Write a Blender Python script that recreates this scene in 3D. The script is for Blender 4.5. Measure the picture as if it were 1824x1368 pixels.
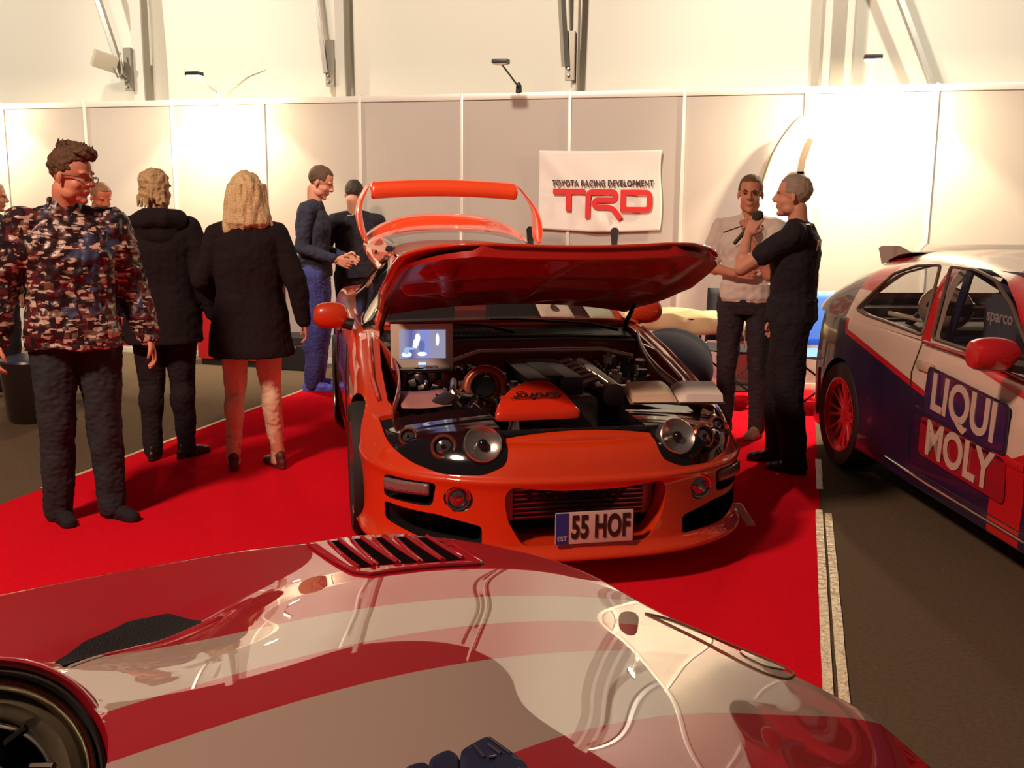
import bpy, bmesh, math, random
from mathutils import Vector, Matrix, noise, Euler
from mathutils.bvhtree import BVHTree
for o in list(bpy.data.objects): bpy.data.objects.remove(o)
S = bpy.context.scene
C = S.collection
PI = math.pi
R = math.radians

# ------------------------------------------------------------------ camera
CAM_H = 1.583
yaw, pitch, roll = -0.27312, 0.17915, 0.00775
cy, sy, cp, sp, cr, sr = math.cos(yaw), math.sin(yaw), math.cos(pitch), math.sin(pitch), math.cos(roll), math.sin(roll)
fwd = Vector((sy * cp, cy * cp, -sp)); rt = Vector((cy, -sy, 0)); up = rt.cross(fwd)
r2 = rt * cr + up * sr; u2 = -rt * sr + up * cr
cam = bpy.data.cameras.new('camera'); camo = bpy.data.objects.new('camera', cam); C.objects.link(camo)
M = Matrix(((r2.x, u2.x, -fwd.x, 0), (r2.y, u2.y, -fwd.y, 0), (r2.z, u2.z, -fwd.z, CAM_H), (0, 0, 0, 1)))
camo.matrix_world = M
cam.sensor_width = 36; cam.sensor_fit = 'HORIZONTAL'; cam.lens = 36 * 1816.9 / 1824
cam.clip_start = 0.05; cam.clip_end = 100
S.camera = camo

# ------------------------------------------------------------------ world, exposure
S.view_settings.view_transform = 'Standard'; S.view_settings.look = 'None'
S.view_settings.exposure = 0.0; S.view_settings.gamma = 1; S.view_settings.use_curve_mapping = False
w = bpy.data.worlds.new('world'); S.world = w; w.use_nodes = True
bg = w.node_tree.nodes['Background']; bg.inputs[0].default_value = (1.0, 0.80, 0.68, 1); bg.inputs[1].default_value = 0.045

def light(name, kind, loc, target, energy, color, size=0.3, spot=None, blend=0.5):
    l = bpy.data.lights.new(name, kind); l.energy = energy; l.color = color
    if kind == 'AREA': l.shape = 'DISK'; l.size = size
    else: l.shadow_soft_size = size
    if kind == 'SPOT': l.spot_size = R(spot); l.spot_blend = blend
    o = bpy.data.objects.new(name, l); C.objects.link(o); o.location = loc
    o.rotation_euler = (Vector(target) - Vector(loc)).to_track_quat('-Z', 'Y').to_euler()
    return o
WARM = (1.0, 0.86, 0.66)
# unseen spots added high in the tent to brighten its long wall
for x, e in ((-9.5, 560), (-3.2, 520), (3.0, 560)):
    light('tent_wall_fill', 'SPOT', (x, 2.5, 6.8), (x, 10.1, 3.4), e * 4.2, (1, .91, .75), 0.25, 64, 0.45)
# added overhead fill without a visible source, lifts car fronts and carpet
light('fill_light', 'AREA', (-3.6, 0.0, 5.6), (-1.8, 4.6, 0.0), 430, (1, .64, .46), 0.8)

# ------------------------------------------------------------------ materials
MT = {}
def mat(name, col, rough=0.5, metal=0.0, coat=0.0, spec=0.5, emit=None, trans=0.0, alpha=1.0, bump=None, vary=None, sheen=0.0, coat_rough=0.03, coat_ior=1.5):
    if name in MT: return MT[name]
    m = bpy.data.materials.new(name); m.use_nodes = True; nt = m.node_tree; b = nt.nodes['Principled BSDF']
    b.inputs['Base Color'].default_value = (*col, 1); b.inputs['Roughness'].default_value = rough
    b.inputs['Metallic'].default_value = metal; b.inputs['Coat Weight'].default_value = coat
    b.inputs['Coat IOR'].default_value = coat_ior
    b.inputs['Coat Roughness'].default_value = coat_rough
    b.inputs['Specular IOR Level'].default_value = spec
    b.inputs['Transmission Weight'].default_value = trans; b.inputs['Alpha'].default_value = alpha
    b.inputs['Sheen Weight'].default_value = sheen
    if emit: b.inputs['Emission Color'].default_value = (*emit[:3], 1); b.inputs['Emission Strength'].default_value = emit[3]
    tc = nt.nodes.new('ShaderNodeTexCoord')
    if bump:
        n = nt.nodes.new('ShaderNodeTexNoise'); n.inputs['Scale'].default_value = bump[0]; n.inputs['Detail'].default_value = 4
        bp = nt.nodes.new('ShaderNodeBump'); bp.inputs['Strength'].default_value = bump[1]; bp.inputs['Distance'].default_value = 0.01
        nt.links.new(tc.outputs['Object'], n.inputs['Vector']); nt.links.new(n.outputs['Fac'], bp.inputs['Height']); nt.links.new(bp.outputs['Normal'], b.inputs['Normal'])
    if vary:
        n = nt.nodes.new('ShaderNodeTexNoise'); n.inputs['Scale'].default_value = vary[0]; n.inputs['Detail'].default_value = 5
        mx = nt.nodes.new('ShaderNodeMix'); mx.data_type = 'RGBA'
        k = vary[1]
        mx.inputs[6].default_value = (*[max(0, c * (1 - k)) for c in col], 1); mx.inputs[7].default_value = (*[min(1, c * (1 + k)) for c in col], 1)
        nt.links.new(tc.outputs['Object'], n.inputs['Vector']); nt.links.new(n.outputs['Fac'], mx.inputs[0]); nt.links.new(mx.outputs[2], b.inputs['Base Color'])
    MT[name] = m
    return m

class NT:
    """tiny helper for math-node graphs"""
    def __init__(s, m): s.m = m; s.nt = m.node_tree; s.b = s.nt.nodes['Principled BSDF']
    def n(s, t): return s.nt.nodes.new(t)
    def put(s, sock, v):
        if isinstance(v, (int, float)): sock.default_value = v
        elif isinstance(v, tuple): sock.default_value = v
        else: s.nt.links.new(v, sock)
    def math(s, op, a, b=0.0, c=0.0):
        k = s.n('ShaderNodeMath'); k.operation = op
        s.put(k.inputs[0], a); s.put(k.inputs[1], b); s.put(k.inputs[2], c); return k.outputs[0]
    def mix(s, f, a, b):
        k = s.n('ShaderNodeMix'); k.data_type = 'RGBA'; s.put(k.inputs[0], f)
        s.put(k.inputs[6], a if not (isinstance(a, tuple) and len(a) == 3) else (*a, 1)); s.put(k.inputs[7], b if not (isinstance(b, tuple) and len(b) == 3) else (*b, 1)); return k.outputs[2]
    def obj(s):
        t = s.n('ShaderNodeTexCoord'); x = s.n('ShaderNodeSeparateXYZ'); s.nt.links.new(t.outputs['Object'], x.inputs[0]); return t.outputs['Object'], x.outputs
    def gt(s, a, b): return s.math('GREATER_THAN', a, b)
    def lt(s, a, b): return s.math('LESS_THAN', a, b)
    def AND(s, a, b): return s.math('MULTIPLY', a, b)
    def line(s, X, Z, p, q):
        """1 where (X,Z) lies above the straight line through p and q"""
        k = (q[1] - p[1]) / (q[0] - p[0]); c = p[1] - k * p[0]
        return s.gt(s.math('SUBTRACT', Z, s.math('MULTIPLY', X, k)), c)

# ------------------------------------------------------------------ mesh helpers
def link(name, me, m=None, parent=None, smooth=True, ang=35, mats=None):
    o = bpy.data.objects.new(name, me); C.objects.link(o)
    if mats:
        for k in mats: me.materials.append(k)
    elif m: me.materials.append(m)
    if parent: o.parent = parent
    if smooth and len(me.polygons):
        me.shade_smooth()
        if ang:
            try: me.set_sharp_from_angle(angle=R(ang))
            except Exception: pass
    return o
def fin(name, bm, m=None, parent=None, smooth=True, ang=35, mats=None, recalc=True):
    if recalc: bmesh.ops.recalc_face_normals(bm, faces=bm.faces[:])
    me = bpy.data.meshes.new(name); bm.to_mesh(me); bm.free()
    return link(name, me, m, parent, smooth, ang, mats)
def box(bm, c, s, rot=None, bevel=0.0, seg=2):
    g = bmesh.ops.create_cube(bm, size=1.0)['verts']
    mt = Matrix.Translation(c) @ (rot.to_matrix().to_4x4() if rot else Matrix()) @ Matrix.Diagonal((*s, 1))
    bmesh.ops.transform(bm, matrix=mt, verts=g)
    if bevel:
        es = list({e for v in g for e in v.link_edges})
        bmesh.ops.bevel(bm, geom=es, offset=bevel, segments=seg, affect='EDGES', profile=0.7)
    return bm
def frame(d):
    d = d.normalized(); a = Vector((0, 0, 1)) if abs(d.z) < 0.95 else Vector((0, 1, 0))
    x = d.cross(a).normalized(); y = x.cross(d).normalized(); return x, y
def tube(bm, pts, rad, n=10, closed=True, flat=1.0):
    pts = [Vector(p) for p in pts]
    if not hasattr(rad, '__len__'): rad = [rad] * len(pts)
    rings = []; px = None
    for i, p in enumerate(pts):
        d = (pts[min(i + 1, len(pts) - 1)] - pts[max(i - 1, 0)])
        if d.length < 1e-9: d = Vector((0, 0, 1))
        x, y = frame(d)
        if px is not None:
            x = (px - d.normalized() * px.dot(d.normalized())).normalized(); y = x.cross(d.normalized())
        px = x
        rings.append([bm.verts.new(p + (x * math.cos(2 * PI * k / n) + y * math.sin(2 * PI * k / n) * flat) * rad[i]) for k in range(n)])
    for a, b in zip(rings, rings[1:]):
        for k in range(n): bm.faces.new((a[k], a[(k + 1) % n], b[(k + 1) % n], b[k]))
    if closed: bm.faces.new(rings[0][::-1]); bm.faces.new(rings[-1])
    return bm
def lathe(bm, prof, c, axis=(0, 0, 1), n=32):
    """prof: list of (r, h) along axis"""
    ax = Vector(axis).normalized(); x, y = frame(ax); c = Vector(c); rings = []
    for r, h in prof:
        if r < 1e-6: rings.append([bm.verts.new(c + ax * h)])
        else: rings.append([bm.verts.new(c + ax * h + (x * math.cos(2 * PI * k / n) + y * math.sin(2 * PI * k / n)) * r) for k in range(n)])
    for a, b in zip(rings, rings[1:]):
        for k in range(n):
            f = [a[k % len(a)], a[(k + 1) % len(a)], b[(k + 1) % len(b)], b[k % len(b)]]
            f = list(dict.fromkeys(f))
            if len(f) > 2:
                try: bm.faces.new(f)
                except ValueError: pass
    return bm
def ell(bm, c, r, rot=None, u=16, v=10):
    g = bmesh.ops.create_uvsphere(bm, u_segments=u, v_segments=v, radius=1.0)['verts']
    mt = Matrix.Translation(c) @ (rot.to_4x4() if rot else Matrix()) @ Matrix.Diagonal((*r, 1)).to_4x4()
    bmesh.ops.transform(bm, matrix=mt, verts=g); return bm
def prism(bm, poly, a, b, axis='y'):
    """closed prism of a 2D polygon; axis y: poly in (x,z) from y=a to y=b; axis z: poly in (x,y); axis x: poly in (y,z)"""
    def P(p, t): return {'y': (p[0], t, p[1]), 'z': (p[0], p[1], t), 'x': (t, p[0], p[1])}[axis]
    A = [bm.verts.new(P(p, a)) for p in poly]; B = [bm.verts.new(P(p, b)) for p in poly]; n = len(poly)
    bm.faces.new(A); bm.faces.new(B[::-1])
    for i in range(n): bm.faces.new((A[i], B[i], B[(i + 1) % n], A[(i + 1) % n]))
    return bm
def rpoly(poly, r=0.02, n=4):
    """round the corners of a polygon"""
    out = []; N = len(poly)
    for i in range(N):
        p = Vector(poly[i]).to_2d(); a = Vector(poly[i - 1]).to_2d(); b = Vector(poly[(i + 1) % N]).to_2d()
        da = (a - p); db = (b - p); k = min(r, da.length * .45, db.length * .45)
        s = p + da.normalized() * k; e = p + db.normalized() * k
        for j in range(n + 1):
            t = j / n; out.append(tuple(s * (1 - t) ** 2 + p * 2 * t * (1 - t) + e * t * t))
    return out
def grid(bm, f, nu, nv):
    V = [[bm.verts.new(f(i / nu, j / nv)) for j in range(nv + 1)] for i in range(nu + 1)]
    for i in range(nu):
        for j in range(nv): bm.faces.new((V[i][j], V[i + 1][j], V[i + 1][j + 1], V[i][j + 1]))
    return V
def thicken(o, t, off=-1):
    m = o.modifiers.new('solid', 'SOLIDIFY'); m.thickness = t; m.offset = off; bake(o); return o
def bake(o):
    dg = bpy.context.evaluated_depsgraph_get(); dg.update()
    me = bpy.data.meshes.new_from_object(o.evaluated_get(dg)); o.modifiers.clear(); old = o.data; o.data = me
    bpy.data.meshes.remove(old); return o
def cutter(f):
    bm = bmesh.new(); f(bm); bmesh.ops.recalc_face_normals(bm, faces=bm.faces[:])
    me = bpy.data.meshes.new('cut'); bm.to_mesh(me); bm.free()
    o = bpy.data.objects.new('cut', me); C.objects.link(o); return o
def boole(o, cuts, op='DIFFERENCE', keep=False):
    par = o.parent; o.parent = None
    for c in cuts:
        m = o.modifiers.new('b', 'BOOLEAN'); m.operation = op; m.object = c; m.solver = 'EXACT'; m.material_mode = 'TRANSFER' if (op == 'DIFFERENCE' and len(c.data.materials)) else 'INDEX'
    bake(o); o.parent = par
    if not keep:
        for c in cuts: bpy.data.objects.remove(c)
    o.data.shade_smooth(); o.data.set_sharp_from_angle(angle=R(32))
    return o
def dup_mesh(o, name, m, parent=None):
    me = o.data.copy(); me.materials.clear(); n = bpy.data.objects.new(name, me); C.objects.link(n); me.materials.append(m)
    if parent: n.parent = parent
    return n
def crom(pts, n):
    """Catmull-Rom resample of a list of tuples, n points per span, any dimension"""
    P = [Vector(p) for p in pts]; out = []
    for i in range(len(P) - 1):
        a = P[i - 1] if i else P[0] * 2 - P[1]; b, c = P[i], P[i + 1]; d = P[i + 2] if i + 2 < len(P) else P[-1] * 2 - P[-2]
        for j in range(n):
            t = j / n
            out.append(0.5 * ((2 * b) + (c - a) * t + (2 * a - 5 * b + 4 * c - d) * t * t + (3 * b - a - 3 * c + d) * t ** 3))
    out.append(P[-1]); return out
def lerp_table(tab, x):
    if x <= tab[0][0]: return tab[0][1]
    for (a, p), (b, q) in zip(tab, tab[1:]):
        if x <= b:
            t = (x - a) / (b - a); t = t * t * (3 - 2 * t) if False else t; return p + (q - p) * t
    return tab[-1][1]
def sm(a, b, x):
    t = min(1, max(0, (x - a) / (b - a))); return t * t * (3 - 2 * t)
def empty(name, loc, rz=0, label=None, cat=None, group=None):
    o = bpy.data.objects.new(name, None); C.objects.link(o); o.location = loc; o.rotation_euler = (0, 0, rz); o.empty_display_size = 0.1
    tag(o, label, cat, group); return o
def tag(o, label=None, cat=None, group=None, kind=None):
    if label: o['label'] = label
    if cat: o['category'] = cat
    if group: o['group'] = group
    if kind: o['kind'] = kind
    return o
def text(s, name, size, m, parent, mtx, ext=0.001, sx=1.0, shear=0.0, bold=0.0, align='CENTER', spacing=1.0):
    cu = bpy.data.curves.new(name, 'FONT'); cu.body = s; cu.size = size; cu.extrude = ext; cu.shear = shear; cu.offset = bold
    cu.align_x = align; cu.align_y = 'CENTER'; cu.space_character = spacing; cu.resolution_u = 4
    t = bpy.data.objects.new(name, cu); C.objects.link(t)
    dg = bpy.context.evaluated_depsgraph_get(); me = bpy.data.meshes.new_from_object(t.evaluated_get(dg)); bpy.data.objects.remove(t)
    me.transform(mtx @ Matrix.Diagonal((sx, 1, 1, 1))); 
    o = link(name, me, m, parent, smooth=False); return o
def basis(o, x, y):
    x = Vector(x).normalized(); y = Vector(y); z = x.cross(y).normalized(); y = z.cross(x)
    return Matrix(((x.x, y.x, z.x, o[0]), (x.y, y.y, z.y, o[1]), (x.z, y.z, z.z, o[2]), (0, 0, 0, 1)))

# ------------------------------------------------------------------ setting
WY = 8.93          # exhibition wall
carpet_grey = mat('dark_carpet', (0.13, 0.095, 0.062), 0.95, bump=(400, 0.4), vary=(60, 0.35), spec=0.1)
carpet_red = mat('red_carpet', (0.80, 0.010, 0.026), 1.0, bump=(500, 0.5), vary=(45, 0.10), spec=0.0)
bm = bmesh.new(); box(bm, (-2, 3.5, -0.05), (30, 18, 0.1)); tag(fin('floor', bm, carpet_grey, smooth=False), kind='structure')
bm = bmesh.new(); box(bm, (-1.875, 4.25, 0.003), (4.09, 9.3, 0.006)); tag(fin('floor_carpet', bm, carpet_red, smooth=False), kind='structure')
# pale tape strips along the carpet's edges
tape = mat('tape', (0.62, 0.50, 0.30), 0.35, bump=(25, 1.0), vary=(18, 0.35))
def strip(x0, x1, y0, y1, w=0.035):
    bm = bmesh.new(); n = 40
    def f(i, j):
        y = y0 + (y1 - y0) * j; x = x0 + (x1 - x0) * j + w * (i - .5) + 0.003 * noise.noise(Vector((i * 3, y * 4, 1)))
        return (x, y, 0.0075 + 0.002 * noise.noise(Vector((x * 30, y * 6, 0))))
    grid(bm, f, 2, n)
    o = fin('tape_strip', bm, tape); return o
tag(strip(0.165, 0.165, 2.9, 5.35), 'long pale carpet tape strip at right edge of red carpet, the inner one', 'tape', 'carpet tape')
tag(strip(0.215, 0.210, 2.9, 5.30), 'long pale carpet tape strip on dark carpet just outside the red carpet', 'tape', 'carpet tape')
tag(strip(0.175, 0.175, 5.75, 6.45), 'short pale carpet tape strip beside the rear wheel of the right-hand hatchback', 'tape', 'carpet tape')
tag(strip(-3.93, -3.93, 4.5, 8.2, 0.03), 'narrow pale tape strip along left edge of red carpet behind the women', 'tape', 'carpet tape')

wallm = mat('exhibition_panel', (0.44, 0.385, 0.34), 0.42, vary=(3, 0.03), spec=0.4)
railm = mat('panel_rail', (0.75, 0.71, 0.64), 0.35, metal=0.3)
seams = [-7.92 + 0.9873 * i for i in range(-7, 15)]
we = empty('wall_back', (0, WY, 0)); we['kind'] = 'structure'
bm = bmesh.new()
for a in seams[:-1]:
    box(bm, (a + 0.4936, 0.0, 1.25), (0.962, 0.006, 2.42))
p_ = fin('panel', bm, wallm, we, smooth=False)
bm = bmesh.new()
for a in seams: box(bm, (a, 0, 1.26), (0.030, 0.036, 2.5), bevel=0.006)
fin('post', bm, railm, we, ang=30)
bm = bmesh.new()
for z in (0.03, 2.475): box(bm, ((seams[0] + seams[-1]) / 2, 0.0, z), (seams[-1] - seams[0], 0.03, 0.055), bevel=0.005)
fin('rail', bm, railm, we, ang=30)

# tent behind: white fabric wall with creases, aluminium columns, braces
tentm = mat('tent_fabric', (0.80, 0.76, 0.66), 0.75, bump=(6, 0.15))
TY = 10.1
def tf(i, j):
    x = -16 + 30 * i; z = 4.35 * j
    b = min(abs(((x + 6.92) % 2.385) - 0), 2.385 - ((x + 6.92) % 2.385))
    cre = 0.03 * math.exp(-b * 4) * math.sin(z * 2.2 + x * 9) + 0.012 * math.sin(x * 2.2 + z * 1.5)
    return (x, TY + cre, z)
bm = bmesh.new(); grid(bm, tf, 240, 40); tag(fin('wall_tent', bm, tentm, recalc=False), kind='structure')
alum = mat('aluminium', (0.48, 0.46, 0.42), 0.35, metal=0.8, vary=(10, 0.15))
alud = mat('aluminium_dark', (0.30, 0.27, 0.22), 0.45, metal=0.5)
def column(x, wdt=0.13, pale=True, lab=''):
    e = empty('tent_column', (x, 9.9, 0), 0, lab, 'tent column')
    bm = bmesh.new(); box(bm, (0, 0, 2.2), (wdt, 0.10, 4.4)); fin('profile', bm, mat('tent_cover_strip', (0.66, 0.63, 0.55), 0.5), e, smooth=False)
    bm = bmesh.new(); box(bm, (wdt / 2 + 0.008, 0, 2.2), (0.016, 0.11, 4.4)); 
    if wdt > 0.2: box(bm, (-wdt / 2 - 0.012, 0, 2.2), (0.025, 0.11, 4.4)); box(bm, (0, -0.055, 2.2), (0.11, 0.03, 4.4))
    fin('keder_edge', bm, alud, e, smooth=False)
def brace(a, b, lab, plate=True, r=0.045):
    e = empty('diagonal_brace', a, 0, lab, 'brace'); d = Vector(b) - Vector(a)
    bm = bmesh.new(); q = d.to_track_quat('Z', 'Y').to_euler(); box(bm, d / 2, (r * 1.6, 0.05, d.length), q, bevel=0.004); fin('bar', bm, alum, e, smooth=False)
    if plate:
        bm = bmesh.new(); box(bm, (0.04, 0.03, 0.1), (0.09, 0.04, 0.45), bevel=0.004); fin('mounting_plate', bm, alud, e, smooth=False)
        for z in (-0.02, -0.08):
            bm = bmesh.new(); lathe(bm, [(0, 0.018), (0.012, 0.016), (0.016, 0.0)], (0.03, 0.0, z), (0, -1, 0), 10); fin('bolt', bm, alum, e)
column(-6.95, 0.13, lab='pale tent column behind the panels, leftmost in the photo')
column(-4.59, 0.10, lab='pale tent column behind the panels above the man in dark sweater')
column(-2.17, 0.03, lab='thin tent column behind the panels above the white banner')
column(0.215, 0.25, lab='wide twin-edged tent column behind the panels above the microphone man')
brace((-7.08, 9.78, 2.82), (-7.46, 9.71, 4.15), 'grey diagonal tent brace at the leftmost column')
brace((-4.72, 9.78, 2.82), (-4.86, 9.71, 4.15), 'grey diagonal tent brace at the second column from left')
brace((-2.24, 9.78, 2.82), (-2.325, 9.71, 4.15), 'nearly upright tent brace above the white banner')
brace((1.05, 9.78, 2.50), (0.32, 9.71, 4.15), 'bare grey diagonal tent brace above the right-hand hatchback', plate=False, r=0.055)
# ------------------------------------------------------------------ lamps clamped to the wall top
lens_on = mat('lamp_lens_lit', (1, 1, 1), 0.4, emit=(1, .86, .62, 60))
lens_off = mat('lamp_lens_dark', (0.5, 0.45, 0.4), 0.2)
lamp_black = mat('lamp_black', (0.03, 0.025, 0.02), 0.4)
lamp_white = mat('lamp_white', (0.75, 0.72, 0.66), 0.4)
def wall_lamp(x, hx, hy, hz, on, lab, energy=0):
    e = empty('arm_lamp', (x, WY, 2.5), 0, lab, 'lamp', 'arm lamps on the wall top')
    h = Vector((hx - x, hy - WY, hz - 2.5))
    body = lamp_white if on else lamp_black
    bm = bmesh.new(); lathe(bm, [(0, 0), (0.028, 0), (0.026, 0.06), (0.012, 0.09), (0, 0.09)], (0, 0, 0.0), (0, 0, 1), 14); fin('clamp', bm, body, e)
    bm = bmesh.new(); tube(bm, [(0, 0, 0.05), h * 0.5 + Vector((0, 0, 0.03)), h + Vector((0, 0.03, 0.0))], 0.008, 8); fin('arm', bm, body, e)
    bm = bmesh.new(); box(bm, h + Vector((0, 0, 0.02)), (0.135, 0.10, 0.035), bevel=0.008); fin('lamp_head', bm, lamp_black, e)
    bm = bmesh.new(); box(bm, h + Vector((0, 0, -0.001)), (0.115, 0.08, 0.012), bevel=0.004); fin('lens', bm, lens_on if on else lens_off, e)
    if on:
        l = light('lamp_light', 'AREA', (hx, hy, hz - 0.012), (hx, WY - 0.05, 0.6), energy, (1, .80, .52), 0.10)
        l.parent = e; l.matrix_parent_inverse = Matrix.Translation((-x, -WY, -2.5))
        l = light('lamp_beam', 'SPOT', (hx, hy, hz - 0.014), (hx, WY + .2, 0.6), energy * 3.0, (1, .80, .52), 0.05, 104, 0.25)
        l.parent = e; l.matrix_parent_inverse = Matrix.Translation((-x, -WY, -2.5))
wall_lamp(-5.43, -5.36, 8.42, 2.655, True, 'lit arm lamp on the wall top above the blonde women', 62)
wall_lamp(-2.46, -2.50, 8.50, 2.695, False, 'unlit dark arm lamp on the wall top, left of the white banner', 0)
wall_lamp(0.459, 0.446, 8.50, 2.645, True, 'lit arm lamp on the wall top above the right-hand hatchback', 130)
wall_lamp(-8.15, -8.15, 8.45, 2.645, True, 'lit arm lamp on the wall top beyond the left edge', 55)
# thin antenna wand sticking up from the wall top
bm = bmesh.new(); tube(bm, [(-5.40, WY + .02, 2.5), (-5.30, WY + .02, 2.59), (-5.12, WY + .02, 2.70), (-4.93, WY + .02, 2.76)], [.004, .007, .007, .003], 6)
tag(fin('bent_wand', bm, mat('wand', (.35, .30, .2), .5)), 'thin bent olive wand leaning from the wall top beside a lit lamp', 'wand')
# beige floodlight box hung on the left column
e = empty('hanging_floodlight', (-7.16, 9.58, 2.98), 0.4, 'small beige box floodlight hanging from the leftmost tent brace', 'floodlight')
bm = bmesh.new(); box(bm, (0, 0, 0), (.24, .12, .17), Euler((.3, .25, .5)), bevel=.012); fin('housing', bm, mat('beige_box', (.62, .55, .42), .5), e)
bm = bmesh.new(); tube(bm, [(.08, 0, -.06), (.12, 0.02, -.16), (.16, .05, -.12), (.14, .08, .1)], .012, 8); fin('bracket', bm, alud, e)

# ------------------------------------------------------------------ banner on the wall
e = empty('hanging_banner', (-1.72, WY - 0.03, 1.66), 0, 'white cloth banner with a red racing logo hung on the exhibition wall', 'banner')
BW, BH = 1.08, 0.68
def bf(i, j):
    x = -BW / 2 + BW * i; z = -BH / 2 + BH * j
    z += 0.02 * (1 - j) * math.sin(i * PI) * -0.6 + 0.025 * abs(i - .5) ** 2
    x += 0.012 * math.sin(j * 6) * (1 if i > .9 else 0)
    d = min(math.hypot(i, j - 1), math.hypot(1 - i, j - 1))
    y = -0.012 * math.sin((i * 2.2 + j * 2.5) * 3) * j * .4 - 0.014 * math.exp(-((i - 1 + (1 - j) * .55) ** 2) * 120) - 0.010 * math.exp(-((i - (1 - j) * .6) ** 2) * 160) - .008 * math.exp(-((i - .5) ** 2) * 300) * (1 - j)
    return (x, y, z)
bm = bmesh.new(); grid(bm, bf, 60, 40); o = fin('cloth', bm, mat('banner_cloth', (.74, .66, .60), .65, bump=(5, .25)), e); thicken(o, .002)
red_ink = mat('banner_red', (.62, .012, .012), .5); black_ink = mat('banner_black', (.05, .02, .015), .5)
text('TOYOTA RACING DEVELOPMENT', 'lettering', .070, black_ink, e, basis((0.03, -.028, 0.064), (1, 0, 0), (0, 0, 1)), sx=.76, bold=.0026, spacing=1.12)
# three big letters drawn as outlined shapes
LX, LZ, LS = -0.405, -0.245, 0.875   # left, base, width scale
def L(px, pz): return (LX + (px - 232) / 1076 * LS, LZ + (840 - pz) / 1076 * LS)
def stroke(bm, pts, wd, y=-.028, dep=.003, r=0.02, n=8):
    """rounded polyline stroke in the x,z plane"""
    P = [Vector(p) for p in pts]; Q = [P[0]]
    for i in range(1, len(P) - 1):
        a, b, c = P[i - 1], P[i], P[i + 1]; k = min(r, (a - b).length * .49, (c - b).length * .49)
        s = b + (a - b).normalized() * k; t = b + (c - b).normalized() * k
        Q += [s * (1 - u) ** 2 + b * 2 * u * (1 - u) + t * u * u for u in [j / n for j in range(n + 1)]]
    Q.append(P[-1]); Lf, Rt = [], []
    for i, p in enumerate(Q):
        d = (Q[min(i + 1, len(Q) - 1)] - Q[max(0, i - 1)]).normalized(); nn = Vector((-d.y, d.x)) * wd / 2
        Lf.append(p + nn); Rt.append(p - nn)
    VF = [[bm.verts.new((v.x, yy, v.y)) for v in arr] for arr in (Lf, Rt) for yy in (y, y + dep)]
    a, a2, b, b2 = VF
    for i in range(len(Q) - 1):
        bm.faces.new((a[i], b[i], b[i + 1], a[i + 1])); bm.faces.new((a2[i], a2[i + 1], b2[i + 1], b2[i]))
        bm.faces.new((a[i], a[i + 1], a2[i + 1], a2[i])); bm.faces.new((b[i], b2[i], b2[i + 1], b[i + 1]))
    bm.faces.new((a[0], a2[0], b2[0], b[0])); bm.faces.new((a[-1], b[-1], b2[-1], a2[-1]))
bm = bmesh.new(); ws = .0478
stroke(bm, [L(232, 546), L(583, 546)], ws); stroke(bm, [L(403, 548), L(403, 752)], ws, y=-.0283)
fin('letter', bm, red_ink, e, smooth=False)
bm = bmesh.new()
stroke(bm, [L(619, 830), L(619, 549), L(915, 549), L(915, 634), L(692, 634), L(692, 712), L(880, 712), L(975, 832)], ws, r=.045)
fin('letter', bm, red_ink, e, smooth=False)
bm = bmesh.new(); stroke(bm, [L(998, 526), L(998, 759)], ws); stroke(bm, [L(980, 553), L(1278, 553), L(1278, 732), L(980, 732)], ws, y=-.0285, r=.040); fin('letter', bm, red_ink, e, smooth=False)

# ------------------------------------------------------------------ feather flag
e = empty('feather_flag', (-0.10, 8.76, 0), 0, 'tall white feather flag with a beige emblem behind the microphone man', 'flag')
fl = mat('flag_cloth', (.80, .76, .66), .7)
FP = crom([(-.26, 0.62), (-.285, 1.0), (-.275, 1.5), (-.20, 1.85), (-.12, 2.05), (.0, 2.22), (.09, 2.27)], 8)
def ff(i, j):
    k = i * (len(FP) - 1); a = FP[int(min(k, len(FP) - 2))]; b = FP[int(min(k, len(FP) - 2)) + 1]; t = k - int(min(k, len(FP) - 2)); p = a * (1 - t) + b * t
    xr = .20 - .04 * (i) - .03 * math.sin(i * 3)
    x = p.x + (xr - p.x) * j; z = p.y + (min(p.y, 2.15) - p.y - .02) * j
    return (x, .008 * math.sin(j * 5 + i * 4) * (0.3 + j), z)
bm = bmesh.new(); grid(bm, ff, 40, 20); o = fin('sail', bm, fl, e); thicken(o, .002)
bm = bmesh.new(); tube(bm, [(-.26, 0, 0.0)] + [(p.x - .008, 0.01, p.y) for p in FP], .007, 8); fin('pole', bm, mat('flag_pole', (.10, .08, .03), .4), e)
bm = bmesh.new(); box(bm, (-.26, 0, .012), (.3, .3, .02), bevel=.006); fin('base_plate', bm, lamp_black, e)
emb = mat('flag_print', (.10, .065, .04), .6)
bm = bmesh.new()
def st2(pts, wd, r=.05): stroke(bm, pts, wd, y=-.016, dep=.004, r=r)
st2([(.125, 2.08), (.075, 1.92), (.06, 1.80)], .05, .02)
st2([(.10, 1.80), (-.03, 1.80), (-.055, 1.66), (-.03, 1.60)], .045, .05)
st2([(.03, 1.80), (.07, 1.62), (.05, 1.42), (.02, 1.35)], .045, .06)
st2([(.10, 1.33), (.03, 1.28)], .05)
fin('emblem', bm, emb, e, smooth=False)
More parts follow.
